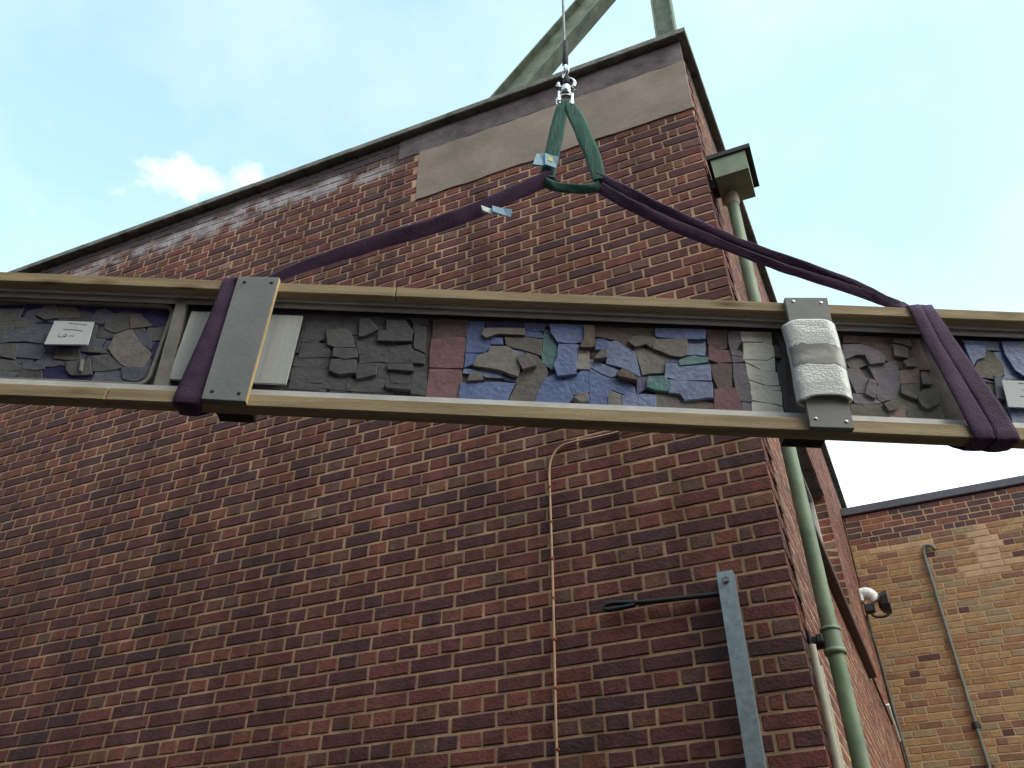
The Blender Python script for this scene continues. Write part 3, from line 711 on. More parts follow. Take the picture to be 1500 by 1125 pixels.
def place_bricks(walls, lst, mats, limit, height_px):
    """walls: key -> (parent object, local-from-brick function, world matrix); the biggest in view as parts, the rest joined"""
    sc = []
    for it in lst:
        par, fn, mw = walls[it[0]]
        l = fn((it[1]+it[2])/2, (it[3]+it[4])/2)
        q = px(mw @ Vector(l[:3])); s_ = 0
        if q and 8 < q[0] < 1492 and 8 < q[1] < 1117:
            lo, hi = 398 + 0.04*q[0], 600 + 0.043*q[0]
            if not (lo < q[1] < hi):
                e1 = px(mw @ Vector(fn(it[1], it[3])[:3])); e2 = px(mw @ Vector(fn(it[2], it[3])[:3])); e3 = px(mw @ Vector(fn(it[1], it[4])[:3]))
                if e1 and e2 and e3:
                    s_ = abs((e2[0]-e1[0])*(e3[1]-e1[1]) - (e2[1]-e1[1])*(e3[0]-e1[0]))
        sc.append(s_)
    order = sorted(range(len(lst)), key=lambda i: -sc[i])
    chosen = set(order[:limit])
    rest = {}
    for i, it in enumerate(lst):
        par, fn, mw = walls[it[0]]
        key, a, b, z0, z1, d, m = it
        lx, ly, lz, rot = fn((a+b)/2, (z0+z1)/2)
        jx, jz, jy, tilt = random.uniform(-.0015,.0015), random.uniform(-.0015,.0015), random.uniform(-.0020,.0008), random.uniform(-.006,.006)
        if key == 's': jy *= 0.3
        mtx = Matrix.Translation((lx, ly, lz)) @ Matrix.Rotation(rot, 4, 'Z') @ Matrix.Translation((jx, jy, jz)) @ Matrix.Rotation(tilt, 4, 'Y')
        if i in chosen and sc[i] > 0:
            o = bpy.data.objects.new('brick', pooled(b-a, d, mats)); C.objects.link(o)
            o.parent = par; o.matrix_local = mtx
            o.material_slots[0].link = 'OBJECT'; o.material_slots[0].material = mats[m]
        else:
            mb = rest.setdefault(key, MB())
            v, f = brick_mesh(mb, b-a, 0.075, d)
            mb.add([mtx @ Vector(p) for p in v], f, m)
    for key, mb in rest.items():
        o = mb.build('brickwork', mats, walls[key][0]); tag(o, kind='stuff')

place_bricks({'f': (front, lambda x, z: (x, 0.0, z, 0.0), BM), 's': (side, lambda y, z: (0.0, y, z, math.pi/2), BM @ SM)},
             wall_bricks(), BRICKS, 300, 0)

# rendered strip, dirty concrete band, coping
def jagged_panel(x0, x1, z0, z1, y0, y1, step=0.08, amp=0.006):
    top = []; n = int((x1-x0)/step)
    pl = [(x0, z0)] + [(x0+(x1-x0)*i/n, z0 + random.uniform(-amp, amp)) for i in range(1, n)] + [(x1, z0)]
    pl += [(x1-(x1-x0)*i/n, z1 + random.uniform(-amp, amp)) for i in range(n+1)]
    return pl
rp = MB()
pl = jagged_panel(-2.02, 0.006, 6.485, 7.005, 0, 0)
rp.prism(pl, -0.010, 0.02, 0.004)
tag(rp.build('render_panel', M_RENDER, bld), 'grey brown cement render strip')
ban = MB(); pl = jagged_panel(-2.20, 0.004, 7.010, TOP-0.003, 0, 0, 0.1, 0.004)
ban.prism(pl, -0.005, 0.02, 0.004)
tag(ban.build('concrete_band', M_BAND, bld), 'dirty concrete strip under the coping')
def slab(foot, z0, z1, c=0.006):
    """coping stone from its footprint, upper and lower arrises chamfered"""
    m = MB(); n = len(foot)
    cx = sum(p[0] for p in foot)/n; cy = sum(p[1] for p in foot)/n
    ins = [(x + math.copysign(c, cx-x), y + math.copysign(c, cy-y)) for x, y in foot]
    vs = [(x,y,z0) for x,y in ins]+[(x,y,z0+c) for x,y in foot]+[(x,y,z1-c) for x,y in foot]+[(x,y,z1) for x,y in ins]
    fs = [tuple(reversed(range(n))), tuple(range(3*n, 4*n))]
    for l in range(3):
        for i in range(n): fs.append((l*n+i, l*n+(i+1)%n, (l+1)*n+(i+1)%n, (l+1)*n+i))
    m.add(vs, fs); return m
x, first = 0.059, True
while x > LEFT - 0.1:
    w = random.uniform(0.82, 0.98); dz = random.uniform(-0.003, 0.003); yo = -0.062+random.uniform(-.005,.004)
    xb = x + (0.0165 if first else 0)
    slab([(x-w+0.004, yo), (x, yo), (xb, 0.31), (x-w+0.004, 0.31)], TOP+dz, TOP+0.056+dz).build('coping_stone', M_COPING, bld)
    x -= w; first = False
y = 0.314
while y < 11.9:
    k_ = lambda yy: 0.059 + 0.044*(yy+0.062)
    slab([(k_(y)-0.36, y), (k_(y), y), (k_(y+0.89), y+0.89), (k_(y+0.89)-0.36, y+0.89)], TOP, TOP+0.056).build('coping_stone', M_COPING, bld)
    y += 0.895

# side window: frame, panes, sill
wf = MB(); xa, xb = -0.165, -0.105
wf.box(xa, xb, WY0, WY0+0.06, WZ0+0.05, WZ1); wf.box(xa, xb, WY1-0.06, WY1, WZ0+0.05, WZ1)
wf.box(xa, xb, WY0+0.06, WY1-0.06, WZ1-0.06, WZ1); wf.box(xa, xb, WY0+0.06, WY1-0.06, WZ0+0.05, WZ0+0.11)
for q in (1, 2): yy = WY0+(WY1-WY0)*q/3; wf.box(xa+0.004, xb-0.004, yy-0.03, yy+0.03, WZ0+0.11, WZ1-0.06)
win = wf.build('window', M_WHITE, bld); win.matrix_local = SM
M_GLASS = mat('dark window glass', (0.015, 0.018, 0.02), 0.06, 0.1, 3, 0, spec=0.6)
for q in range(3):
    gl = MB(); w3 = (WY1-WY0)/3
    gl.box(-0.140, -0.134, WY0+w3*q+0.055, WY0+w3*(q+1)-0.025, WZ0+0.10, WZ1-0.05)
    gl.build('pane', M_GLASS, win)
sl = MB(); sl.box(-0.10, 0.060, WY0-0.04, WY1+0.05, WZ0-0.022, WZ0+0.040, 0, 0.005)
o = sl.build('window_sill', M_SILL, bld); o.matrix_local = SM
# lintel soffit
ls = MB(); ls.box(-0.104, -0.010, WY0+0.002, WY1-0.002, WZ1-0.004, WZ1+0.05)
o = ls.build('lintel', M_BAND, bld); o.matrix_local = SM

# ------------------------------------------------------------------ lower yellow brick building
yb = empty('yellow_brick_building', BM @ Matrix.Translation((0.30, 6.541, 0)), 'lower yellow stock brick building with dark felt edged roof at the right', 'building')
core = MB(); core.box(0.0, 7.0, 0.0045, 0.25, 0, 6.66)
core.box(6.75, 7.0, 0.26, 6, 0, 6.66)
yw = core.build('wall', M_YMORTAR, yb)
r2 = MB(); r2.box(0.02, 6.74, 0.26, 6, 6.40, 6.52); r2.build('roof', M_ROOF, yb)
lst = []
ztop, ch = 6.672, 0.0752
nrow = int(ztop/ch)
for k in range(nrow):
    z1 = ztop - k*ch; z0 = z1 - ch
    x = -0.05*(k % 2) - random.uniform(0, 0.1)
    while x < 6.9:
        p = 0.232 if random.random() < 0.62 else 0.116
        a, b = max(x, 0.0), x+p; x += p
        if b - a < 0.04: continue
        red = z0 > 6.285 - random.choice((0, 0, 0, 0.076)) * (x < 0.6)
        if red: m = 5 + random.choices(range(4), (4, 3, 3, 2))[0]
        elif z0 > 5.7 and random.random() < 0.35: m = 4
        else: m = random.choices(range(5), (4, 4, 4, 3, 1.4))[0]
        if not red and random.random() < 0.02: m = 5
        for (cx, cz, rx, rz) in ((0.53, 6.19, 0.26, 0.04), (1.39, 6.03, 0.16, 0.26), (1.36, 5.80, 0.30, 0.10)):   # bricks smeared with pale mortar
            if (((a+b)/2-cx)/rx)**2 + (((z0+z1)/2-cz)/rz)**2 < random.uniform(0.8, 1.25): m = 9
        lst.append(('y', a, b, z0, z1, 0.05, m))
place_bricks({'y': (yw, lambda x, z: (x, 0.0, z, 0.0), yb.matrix_world)}, lst, YELLOW + YRED + [M_PATCH], 300, 0)
cp = MB(); cp.box(-0.02, 7.03, -0.035, 0.30, 6.675, 6.775, 0, 0.008); tag(cp.build('roof_edge', M_FELT, yb), 'dark grey lead covered roof edge')
# conduit with a hooked top on the yellow wall
cd = empty('hooked_conduit', BM @ Matrix.Translation((1.045, 6.541, 0)), 'thin grey steel conduit with a hooked top running up the yellow brick wall', 'pipe')
m = MB(); m.tube(smooth_path([(0.0,-.03,0.1),(-.005,-.03,2.0),(-.008,-.03,4.2),(-.004,-.03,5.2),(0,-.03,5.9),(0.004,-.03,6.06),(0.035,-.035,6.125),(0.09,-.04,6.12),(0.135,-.045,6.06)], 8), 0.019, 10)
m.build('pipe', M_LEADPIPE, cd)
for z in (4.17, 2.2):
    m = MB(); m.tube([(-.008,-.03,z-0.03),(-.008,-.03,z+0.03)], 0.03, 10); m.box(-.05,.035,-.012,0.0,z-.02,z+.02); m.build('clip', M_IRON, cd)

# ------------------------------------------------------------------ floodlight at the inner corner
fl = empty('floodlight', BM @ Matrix.Translation((0.262, 5.93, 5.38)), 'white and black floodlight at the far end of the side wall by yellow bricks', 'floodlight')
m = MB(); m.box(0.0, 0.035, -0.06, 0.06, -0.02, 0.12, 0, 0.01); m.build('wall_plate', M_WHITE, fl)
m = MB(); m.tube(smooth_path([(0.03,0,0.08),(0.09,-0.005,0.075),(0.13,-0.01,0.03),(0.15,-0.01,-0.03)]), [0.062]*6+[0.058]*7+[0.05]*6, 14); m.build('sensor_body', M_WHITE, fl)
m = MB(); m.box(0.02, 0.12, -0.05, 0.04, -0.14, -0.05, 0, 0.012); m.build('junction_box', M_BLACK, fl)
hd = MB(); sec = []
for i, (xx, s_) in enumerate(((0.165, 0.05), (0.195, 0.105), (0.265, 0.125), (0.275, 0.115))):
    sec.append([(xx, -0.02+s_*math.cos(2*math.pi*(k+.5)/8)*0.9, -0.06+s_*math.sin(2*math.pi*(k+.5)/8)) for k in range(8)])
vs = [p for r_ in sec for p in r_]
hd.add(vs, [(i*8+k, i*8+(k+1)%8, (i+1)*8+(k+1)%8, (i+1)*8+k) for i in range(3) for k in range(8)] + [tuple(range(24,32)), tuple(reversed(range(8)))])
head = hd.build('lamp_head', M_BLACK, fl)
m = MB(); m.add([(0.277, -0.02+0.10*math.cos(2*math.pi*(k+.5)/8)*0.9, -0.06+0.10*math.sin(2*math.pi*(k+.5)/8)) for k in range(8)], [tuple(range(8))]); m.build('lens', M_GALV, head)
m = MB(); m.tube(smooth_path([(0.07,-.01,-0.14),(0.10,-.02,-0.19),(0.18,-.03,-0.21),(0.24,-.03,-0.19)]), 0.014, 8); m.build('bracket', M_IRON, fl)

m = MB(); m.tube(smooth_path([(0.283,5.98,5.24),(0.29,6.02,5.0),(0.305,6.30,4.7),(0.315,6.42,4.3),(0.33,6.48,3.6),(0.335,6.49,2.0),(0.335,6.49,0.1)], 8), 0.014, 8)
o = m.build('cable_conduit', M_LEADPIPE); o.matrix_world = BM
tag(o, 'thin grey conduit dropping from the floodlight down the inner corner', 'pipe')
m = MB(); m.tube([(0.022, 4.08, 4.02), (0.022, 5.5, 4.005)], 0.011, 8, 0); o = m.build('wall_pipe', M_SILL); o.matrix_world = BM @ SM
tag(o, 'thin brown pipe running along the side wall level with the window sill', 'pipe')
m = MB(); m.tube([(0.024, 5.52, 4.19), (0.024, 5.6, 4.10), (0.024, 6.05, 3.99)], 0.018, 8, 0); o = m.build('overflow_pipe', M_WHITE); o.matrix_world = BM @ SM
tag(o, 'short white plastic overflow pipe low on the side wall', 'pipe')

# ------------------------------------------------------------------ downpipe and hopper
dp = empty('downpipe', BM @ Matrix.Translation((0.104, 0.190, 0)), 'green painted cast iron rainwater downpipe on the side wall near the corner', 'downpipe')
m = MB(); m.tube([(0,0,0.1)] + [(0.002*math.sin(z), 0, z) for z in (1,2,3,4,5)] + [(0,0,5.76)], 0.0345, 20); m.build('pipe', M_GREEN, dp)
m = MB(); m.tube([(0,0,5.71),(0,0,5.725),(0,0,5.73),(0,0,5.80)], [0.0365,0.0420,0.0430,0.0430], 20); tag(m.build('socket', M_CREAM, dp), 'pale flaking pipe collar')
def holderbat(z):
    m = MB()
    m.tube([(0,0,z-.062),(0,0,z-.060),(0,0,z-.040),(0,0,z-.038)], [0.0355,0.0455,0.0455,0.0355], 20)
    m.tube([(0,0,z+.038),(0,0,z+.040),(0,0,z+.054),(0,0,z+.056)], [0.0355,0.0435,0.0435,0.0355], 20)
    m.tube([(0,0,z-.038),(0,0,z+.038)], 0.0395, 20)
    o = m.build('collar', M_GREEN, dp)
    m = MB(); m.box(-0.094, -0.034, -0.018, 0.018, z-.026, z+.026, 0, 0.005); m.box(-0.095, -0.083, -0.040, 0.040, z-.045, z+.045, 0, 0.004)
    m.box(-0.062,-0.034,-0.055,-0.0185,z-.016,z+.020,0,.004)
    m.build('bracket', M_IRON, dp)
holderbat(2.985); holderbat(1.15)

hp = empty('hopper_head', BM @ Matrix.Translation((0.14, 0.136, 5.80)), 'square green rainwater hopper under the eaves at the top of the downpipe', 'hopper')
m = MB()
x0, x1, y0, y1 = -0.103, 0.108, -0.125, 0.125
bt = [(x0+.006,y0+.006,0.0),(x1-.004,y0+.006,0.0),(x1-.004,y1,0.0),(x0+.006,y1,0.0)]
tp = [(x0,y0,0.165),(x1,y0,0.165),(x1,y1,0.165),(x0,y1,0.165)]
inn = [(x0+.012,y0+.012,0.165),(x1-.012,y0+.012,0.165),(x1-.012,y1-.012,0.165),(x0+.012,y1-.012,0.165)]
fl_ = [(x,y,0.02) for x,y,_ in inn]
m.add(bt+tp+inn+fl_, [(3,2,1,0)]+[(i,(i+1)%4,4+(i+1)%4,4+i) for i in range(4)]+[(4+i,4+(i+1)%4,8+(i+1)%4,8+i) for i in range(4)]+[(8+i,8+(i+1)%4,12+(i+1)%4,12+i) for i in range(4)]+[(12,13,14,15)])
m.build('box', M_GREENP, hp)
m = MB()
for a in ((x0-.02,x1+.034,y0-.012,y0+.001),(x0-.02,x1+.034,y1+.060,y1+.073),(x1+.021,x1+.034,y0+.001,y1+.060),(x0-.02,x0-.007,y0+.001,y1+.060)):
    m.box(a[0],a[1],a[2],a[3],0.158,0.192)
m.box(x0-.007,x1+.021,y0+.001,y1+.060,0.166,0.172)
tag(m.build('rim', M_IRON, hp), 'dark projecting rim')
m = MB(); m.box(-0.16,-0.103,-0.03,0.06,0.01,0.10,0,.006); m.build('bracket', M_IRON, hp)

# cream twin conduits at the foot of the side wall, next to the corner
for i, (xx, yy, zt) in enumerate(((0.024, 0.050, 2.93), (0.030, 0.115, 2.86))):
    m = MB(); m.tube([(0,0,0.05),(0,0,1.2),(0.001,0,2.2),(0,0,zt)], 0.017, 10)
    m.box(-0.03, 0.0, -0.024, 0.024, 1.55, 1.58)
    o = m.build('conduit', M_CREAM); o.matrix_world = BM @ Matrix.Translation((xx, yy, 0))
    tag(o, ['cream painted conduit on the side wall nearest the wall corner, the taller of the two',
            'cream painted conduit tucked between its taller twin and the green downpipe'][i], 'pipe', 'cream conduits at the wall corner')

# ------------------------------------------------------------------ green steel girders above the roof
def ibeam(mb, p0, p1, up, depth, fw_, tf, tw):
    p0, p1 = Vector(p0), Vector(p1); t = (p1-p0).normalized(); u = Vector(up); u = (u - t*u.dot(t)).normalized(); v = t.cross(u)
    for (a0,a1,b0,b1) in ((depth/2-tf,depth/2,-fw_/2,fw_/2),(-depth/2,-depth/2+tf,-fw_/2,fw_/2),(-depth/2+tf,depth/2-tf,-tw/2,tw/2)):
        vs = [p + u*a + v*b for p in (p0,p1) for a,b in ((a0,b0),(a1,b0),(a1,b1),(a0,b1))]
        mb.add(vs, [(0,1,2,3),(7,6,5,4),(0,4,5,1),(1,5,6,2),(2,6,7,3),(3,7,4,0)])
m = MB(); ibeam(m, (-0.128,0.40,6.9), (-0.055,0.40,10.6), (1,0,0), 0.155, 0.155, 0.012, 0.010)
m.box(-0.26, 0.0, 0.28, 0.52, 6.99, 7.02)
o = m.build('steel_post', M_GIRDER); o.matrix_world = BM
tag(o, 'upright green steel post standing on the roof right behind the coping corner', 'steel beam')
m = MB(); ibeam(m, (-2.03,0.40,7.20), (-0.16,0.40,9.42), (0.77,0,-0.64), 0.25, 0.14, 0.014, 0.010)
m.box(-2.25, -1.8, 0.28, 0.52, 7.0, 7.03)
o = m.build('steel_brace', M_GIRDER); o.matrix_world = BM
tag(o, 'sloping green steel girder rising from the roof behind the coping towards the upright post', 'steel beam')

# ------------------------------------------------------------------ things on the gable wall
st = empty('steel_post', BM @ Matrix.Translation((-0.265, -0.045, 0)), 'grey galvanised steel post with a bolt at its head before the brick wall', 'post')
m = MB()
m.box(-0.035, 0.035, -0.018, -0.013, 0, 3.265); m.box(-0.035, -0.030, -0.013, 0.040, 0, 3.265); m.box(0.030, 0.035, -0.013, 0.040, 0, 3.265)
m.build('channel', M_GALV, st)
m = MB(); m.tube([(0,-.0182,3.222),(0,-.0285,3.222)], 0.0125, 6, smooth=False); m.tube([(0,-.0181,3.222),(0,-.020,3.222)], 0.018, 14); m.build('bolt', M_STEEL, st)
rod = MB(); rod.tube(smooth_path([(-0.255,-.03,3.176),(-0.45,-.034,3.185),(-0.62,-.036,3.194),(-0.70,-.036,3.203),(-0.79,-.036,3.215),(-0.822,-.036,3.206),(-0.818,-.036,3.190),(-0.77,-.036,3.186),(-0.68,-.036,3.190)], 5), 0.0115, 8)
o = rod.build('hook_rod', M_BLACK); o.matrix_world = BM
tag(o, 'black hooked iron rod sticking out sideways from the galvanised post across the bricks', 'rod')
cb = empty('wall_cable', BM @ Matrix.Translation((-1.08, 0, 0)), 'orange cable clipped to the dark brick wall, bending right under the hanging panel', 'cable')
P = [(0.005,-.012,0.1),(-0.004,-.012,1.4),(-0.006,-.012,2.55),(-0.002,-.012,2.95),(0.004,-.012,3.39),(0.006,-.012,3.87),(0.007,-.012,3.985),(0.021,-.013,4.062),(0.061,-.014,4.115),(0.126,-.013,4.135),(0.35,-.012,4.134),(0.55,-.012,4.150)]
m = MB(); m.tube(smooth_path(P, 6), 0.0058, 8); m.build('cable', M_COPPER, cb)
for z in (2.62, 2.88, 3.10, 3.30, 3.50, 3.70, 3.90, 2.2, 1.7):
    t_ = (z-2.55)/0.84
    m = MB(); m.box(-0.0085, 0.0095, -0.0205, -0.001, z-.006, z+.006, 0, 0.002); o = m.build('clip', M_CLIP, cb, ((-0.006+0.010*max(0, min(1, t_))), 0, 0))

# ------------------------------------------------------------------ hanging mosaic panel
Uv = Vector((0.99815, 0.00362, -0.06064)).normalized()
Nv = Vector((-0.00255, 0.99984, 0.01766)); Nv = (Nv - Uv*Nv.dot(Uv)).normalized()
Vv = Uv.cross(Nv)
PM = Matrix((Uv, Nv, Vv)).transposed().to_4x4()
PM.translation = Vector((0.00145, 1.95656, 3.18020))
pan = empty('mosaic_panel', PM, 'long stone and glaze mosaic panel framed in pine battens and aluminium, hoisted in the air', 'mosaic panel')
PL, PR = -1.92, 2.15
H2 = 0.225
for (a0, a1, nm) in ((PL, -0.36, 0), (-0.358, PR, 0)):
    m = MB(); m.box(a0, a1, 0.0, 0.045, 0.187, H2, 0, 0.003); m.build('timber_rail', M_TIMBER, pan)
for (a0, a1) in ((PL, -1.10), (-1.098, PR)):
    m = MB(); m.box(a0, a1, 0.0, 0.045, -H2, -0.183, 0, 0.003); m.build('timber_rail', M_TIMBER, pan)
# aluminium frame: stepped head and sill sections, mullions
fr = MB()
fr.box(PL, PR, 0.028, 0.0335, 0.1775, 0.215); fr.box(PL, PR, 0.0337, 0.0950, 0.2120, 0.2150)
fr.box(PL, PR, 0.0425, 0.0455, 0.1620, 0.2118)
fr.box(PL, PR, 0.028, 0.0335, -0.196, -0.1500); fr.box(PL, PR, 0.0337, 0.0618, -0.1635, -0.1600)
fr.build('aluminium_frame', M_ALU, pan)
for poly in ([(-1.020,0.172),(-0.989,0.172),(-0.957,-0.158),(-0.998,-0.158)],):
    m = MB(); m.prism(poly, 0.0340, 0.0615, 0.006); m.build('mullion', M_OLDALU, pan)
m = MB(); m.box(PL, PR, 0.062, 0.096, -0.186, 0.210); back = m.build('backing_board', M_BACKING, pan)
m = MB()   # glazed violet ground of the left field, rounded corners
def rounded(x0, x1, z0, z1, r, n=5):
    o = []
    for cx, cz, a0 in ((x1-r, z1-r, 0), (x0+r, z1-r, 90), (x0+r, z0+r, 180), (x1-r, z0+r, 270)):
        for i in range(n+1):
            a = R(a0 + 90*i/n); o.append((cx+r*math.cos(a), cz+r*math.sin(a)))
    return o
m.prism(rounded(PL+0.01, -1.026, -0.150, 0.152, 0.035), 0.0590, 0.0625, 0.0015); tag(m.build('glazed_ground', M_VIOLETBED, pan), 'ultramarine ground behind the slates')
ri = rounded(PL+0.02, -1.031, -0.130, 0.150, 0.030); ro_ = rounded(PL+0.01, -1.021, -0.140, 0.160, 0.036)
m = MB(); n = len(ri)
for i in range(n):
    j = (i+1) % n
    q = [(ri[i], 0), (ro_[i], 0), (ro_[j], 0), (ri[j], 0)]
    vs = [(p[0], 0.0475, p[1]) for p, _ in q] + [(p[0], 0.0590, p[1]) for p, _ in q]
    m.add(vs, [(0,3,2,1),(0,4,7,3),(1,2,6,5)])
tag(m.build('inner_frame', M_OLDALU, pan), 'thin metal frame with rounded corners round the violet field')
HT = [0.0025, 0.0040, 0.0062, 0.0125, 0.0190]
random.seed(21)
FILL = []
for i in range(6):
    for j in range(5):
        x0_, z0_ = -1.475 + 0.071*i + random.uniform(-.006,.006) + 0.03*(j % 2), -0.128 + 0.053*j + random.uniform(-.004,.004)
        if random.random() < (0.5 if x0_ > -1.12 else 0.28): continue
        FILL.append((random.choice(('slate', 'slateblue', 'slatedk', 'slateblue')), 0, [(int(1000*(x0_+dx*random.uniform(.8,1.08))), int(1000*(z0_+dz*random.uniform(.75,1.05)))) for dx, dz in ((0,0),(.035,-.004),(.070,.002),(.072,.024),(.068,.050),(.030,.052),(.002,.046))]))
for i in range(5):
    for j in range(6):
        x0_, z0_ = -0.628 + 0.060*i + random.uniform(-.005,.005), -0.142 + 0.049*j + random.uniform(-.004,.004)
        FILL.append(('slatedk', 0, [(int(1000*(x0_+dx*random.uniform(.85,1.0))), int(1000*(z0_+dz*random.uniform(.8,1.05)))) for dx, dz in ((0,0),(.030,-.003),(.058,.002),(.060,.024),(.057,.046),(.025,.049),(.002,.043))]))
for col, h, pts in FILL + TILES:
    poly = [(a/1000.0, b/1000.0) for a, b in pts]
    poly = [(a, min(0.1535, max(-0.1590, b))) for a, b in poly]
    rough = []
    for i in range(len(poly)):
        p, q = Vector(poly[i]), Vector(poly[(i+1) % len(poly)]); rough.append(tuple(p))
        d = (q-p).length
        if d > 0.03:
            nrm = Vector((-(q-p).y, (q-p).x)).normalized()
            rough.append(tuple(p.lerp(q, random.uniform(.35, .65)) + nrm*random.uniform(-.0018, .0018)))
    cx_, cz_ = sum(p[0] for p in rough)/len(rough), sum(p[1] for p in rough)/len(rough)
    rough = [(x_ + (x_-cx_)/max(.004, math.hypot(x_-cx_, z_-cz_))*.0022, min(0.1535, z_ + (z_-cz_)/max(.004, math.hypot(x_-cx_, z_-cz_))*.0022)) for x_, z_ in rough]
    m = MB(); m.prism(rough, 0.060-HT[h]-random.uniform(0, .0012), 0.0615, 0.0012, tilt=(random.uniform(-.02,.02), random.uniform(-.03,.03)))
    m.build('tile', TILEM[col], back)
# tiles beyond the picture edges
for (xa, xb, cols) in ((1.47, PR-.02, ('blue','bluegrey','olive','stone','violet')), (PL+.02, -1.48, ('slate','slateblue','slate'))):
    nx = int((xb-xa)/0.085)
    for i in range(nx):
        z = -0.15
        while z < 0.14:
            dz = random.uniform(.05, .09); x = xa+(xb-xa)*i/nx; w = (xb-xa)/nx
            m = MB(); m.prism([(x+.002+random.uniform(0,.008), z+.003), (x+w-.003, z+random.uniform(.003,.012)), (x+w-.003-random.uniform(0,.006), min(.152, z+dz-.002)), (x+.004, min(.152, z+dz-random.uniform(.002,.012)))], 0.06-random.choice(HT[1:4]), 0.0615, 0.002)
            m.build('tile', TILEM[random.choice(cols)], back); z += dz
# pale foam card over the mosaic behind the left board
m = MB(); n = 24
for i in range(n):
    x0, x1 = -0.966+0.335*i/n, -0.966+0.335*(i+1)/n
    ya, yb2 = (0.0405+0.0028*noise.noise(Vector((x*26, 3, 0))) for x in (x0, x1))
    m.add([(x0,ya,-.117),(x1,yb2,-.117),(x1,yb2,.132),(x0,ya,.132),(x0,ya+.008,-.117),(x1,yb2+.008,-.117),(x1,yb2+.008,.132),(x0,ya+.008,.132)],
          [(0,1,2,3),(7,6,5,4),(0,4,5,1),(3,2,6,7)]+([(0,3,7,4)] if i == 0 else [])+([(1,5,6,2)] if i == n-1 else []))
tag(m.build('foam_card', M_PALE, pan), 'pale card laid over the mosaic')
for (x0, z0, x1, z1) in ((-1.240,-.058,-1.231,-.098),):
    m = MB(); m.prism([(x0,z0),(x0+.007,z0),(x1+.007,z1),(x1,z1)], 0.0455, 0.052, 0.001); m.build('white_chip', M_GREYB, pan)
# clamp boards front and back
m = MB(); m.prism([(-0.832,0.226),(-0.711,0.229),(-0.708,-0.222),(-0.828,-0.220)], -0.018, -0.0005, 0.0015)
lb = tag(m.build('clamp_board', M_GREYB, pan), 'wide pale grey primed board with raw yellow edge')
m = MB(); m.prism([(-0.7100,0.2285),(-0.7090,0.2285),(-0.7062,-0.2215),(-0.7076,-0.2215)], -0.0165, -0.0010, 0.0002); m.build('raw_edge', M_PLYEDGE, lb)
m = MB(); m.prism([(0.787,0.228),(0.911,0.234),(0.913,-0.223),(0.799,-0.224)], -0.018, -0.0005, 0.0015)
rb = tag(m.build('clamp_board', M_GREYR, pan), 'grey painted board with bright screws')
def screws(par, pts, mt):
    for x, z in pts:
        m = MB(); m.tube([(x,-.0172,z),(x,-.0192,z),(x,-.0196,z)], [0.0052,0.0052,0.003], 10); m.build('screw', mt, par)
screws(lb, ((-0.808,0.204),(-0.727,0.206),(-0.804,-0.194),(-0.730,-0.197)), M_IRON)
screws(rb, ((0.810,0.214),(0.890,0.213),(0.816,-0.197),(0.895,-0.202)), M_STEEL)
for (x0, x1) in ((-0.818,-0.715),(0.755,0.868)):
    m = MB(); m.box(x0, x1, 0.098, 0.118, -0.204, 0.212, 0, 0.002); tag(m.build('rear_board', M_DARKWOOD, pan), 'board across the back of the panel')
    m = MB(); m.box(x0, x1, 0.0455, 0.0975, -0.203, -0.187, 0, 0.002); m.build('packing_block', M_DARKWOOD, pan)
    m = MB(); m.box(x0, x1, 0.0455, 0.0975, 0.198, 0.212, 0, 0.002); m.build('packing_block', M_DARKWOOD, pan)

# bubble wrap round the right board
bw = empty('bubble_wrap', PM @ Matrix.Translation((0.847, -0.012, 0)), 'white bubble wrap taped round the right hand grey board', 'bubble wrap')
M_BUB = mat('bubble wrap film', (0.80, 0.81, 0.81), 0.2, 0.12, 10, 0, spec=0.5)
t_ = M_BUB.node_tree; b_ = t_.nodes['Principled BSDF']
vo = t_.nodes.new('ShaderNodeTexVoronoi'); vo.inputs['Scale'].default_value = 125; vo.inputs['Randomness'].default_value = 0.7
tcn = t_.nodes.new('ShaderNodeTexCoord'); t_.links.new(tcn.outputs['Object'], vo.inputs['Vector'])
bu_ = t_.nodes.new('ShaderNodeBump'); bu_.inputs['Strength'].default_value = 0.22; bu_.inputs['Distance'].default_value = 0.004; bu_.invert = True
t_.links.new(vo.outputs['Distance'], bu_.inputs['Height']); t_.links.new(bu_.outputs[0], b_.inputs['Normal'])
b_.inputs['Transmission Weight'].default_value = 0.06
def wrap_pt(u, z, off=0.0):
    a = 2*math.pi*u
    ca, sa = math.cos(a), math.sin(a)
    cx = 0.004*(1-abs(z)/0.13) + 0.016*(-z/0.13)*0.1
    x = math.copysign(abs(ca)**0.42, ca)*0.074; y = math.copysign(abs(sa)**0.55, sa)*(0.025)
    n_ = noise.noise(Vector((x*16, y*30+5, z*20)))*0.0032 + noise.noise(Vector((x*60, y*50, z*60)))*0.0014
    k = 1 + (n_+off)/0.05
    y *= k; x *= 1 + (n_*0.35+off)/0.08
    # pulled in where it is taped
    y *= 1 - 0.05*math.exp(-((z-0.02)/0.035)**2)
    return (x + cx - 0.02*z, y + 0.004, z + 0.006*math.sin(3*a) + 0.055*x)
m = MB(); NU, NZ = 64, 44
vs = [wrap_pt(i/NU, -0.135+0.265*j/NZ) for j in range(NZ+1) for i in range(NU)]
vs += [tuple(c*0.86 if q < 2 else c for q, c in enumerate(wrap_pt(i/NU, -0.135+0.265*j/NZ))) for j in (0, NZ) for i in range(NU)]
fs = [(j*NU+i, j*NU+(i+1)%NU, (j+1)*NU+(i+1)%NU, (j+1)*NU+i) for j in range(NZ) for i in range(NU)]
o1 = (NZ+1)*NU
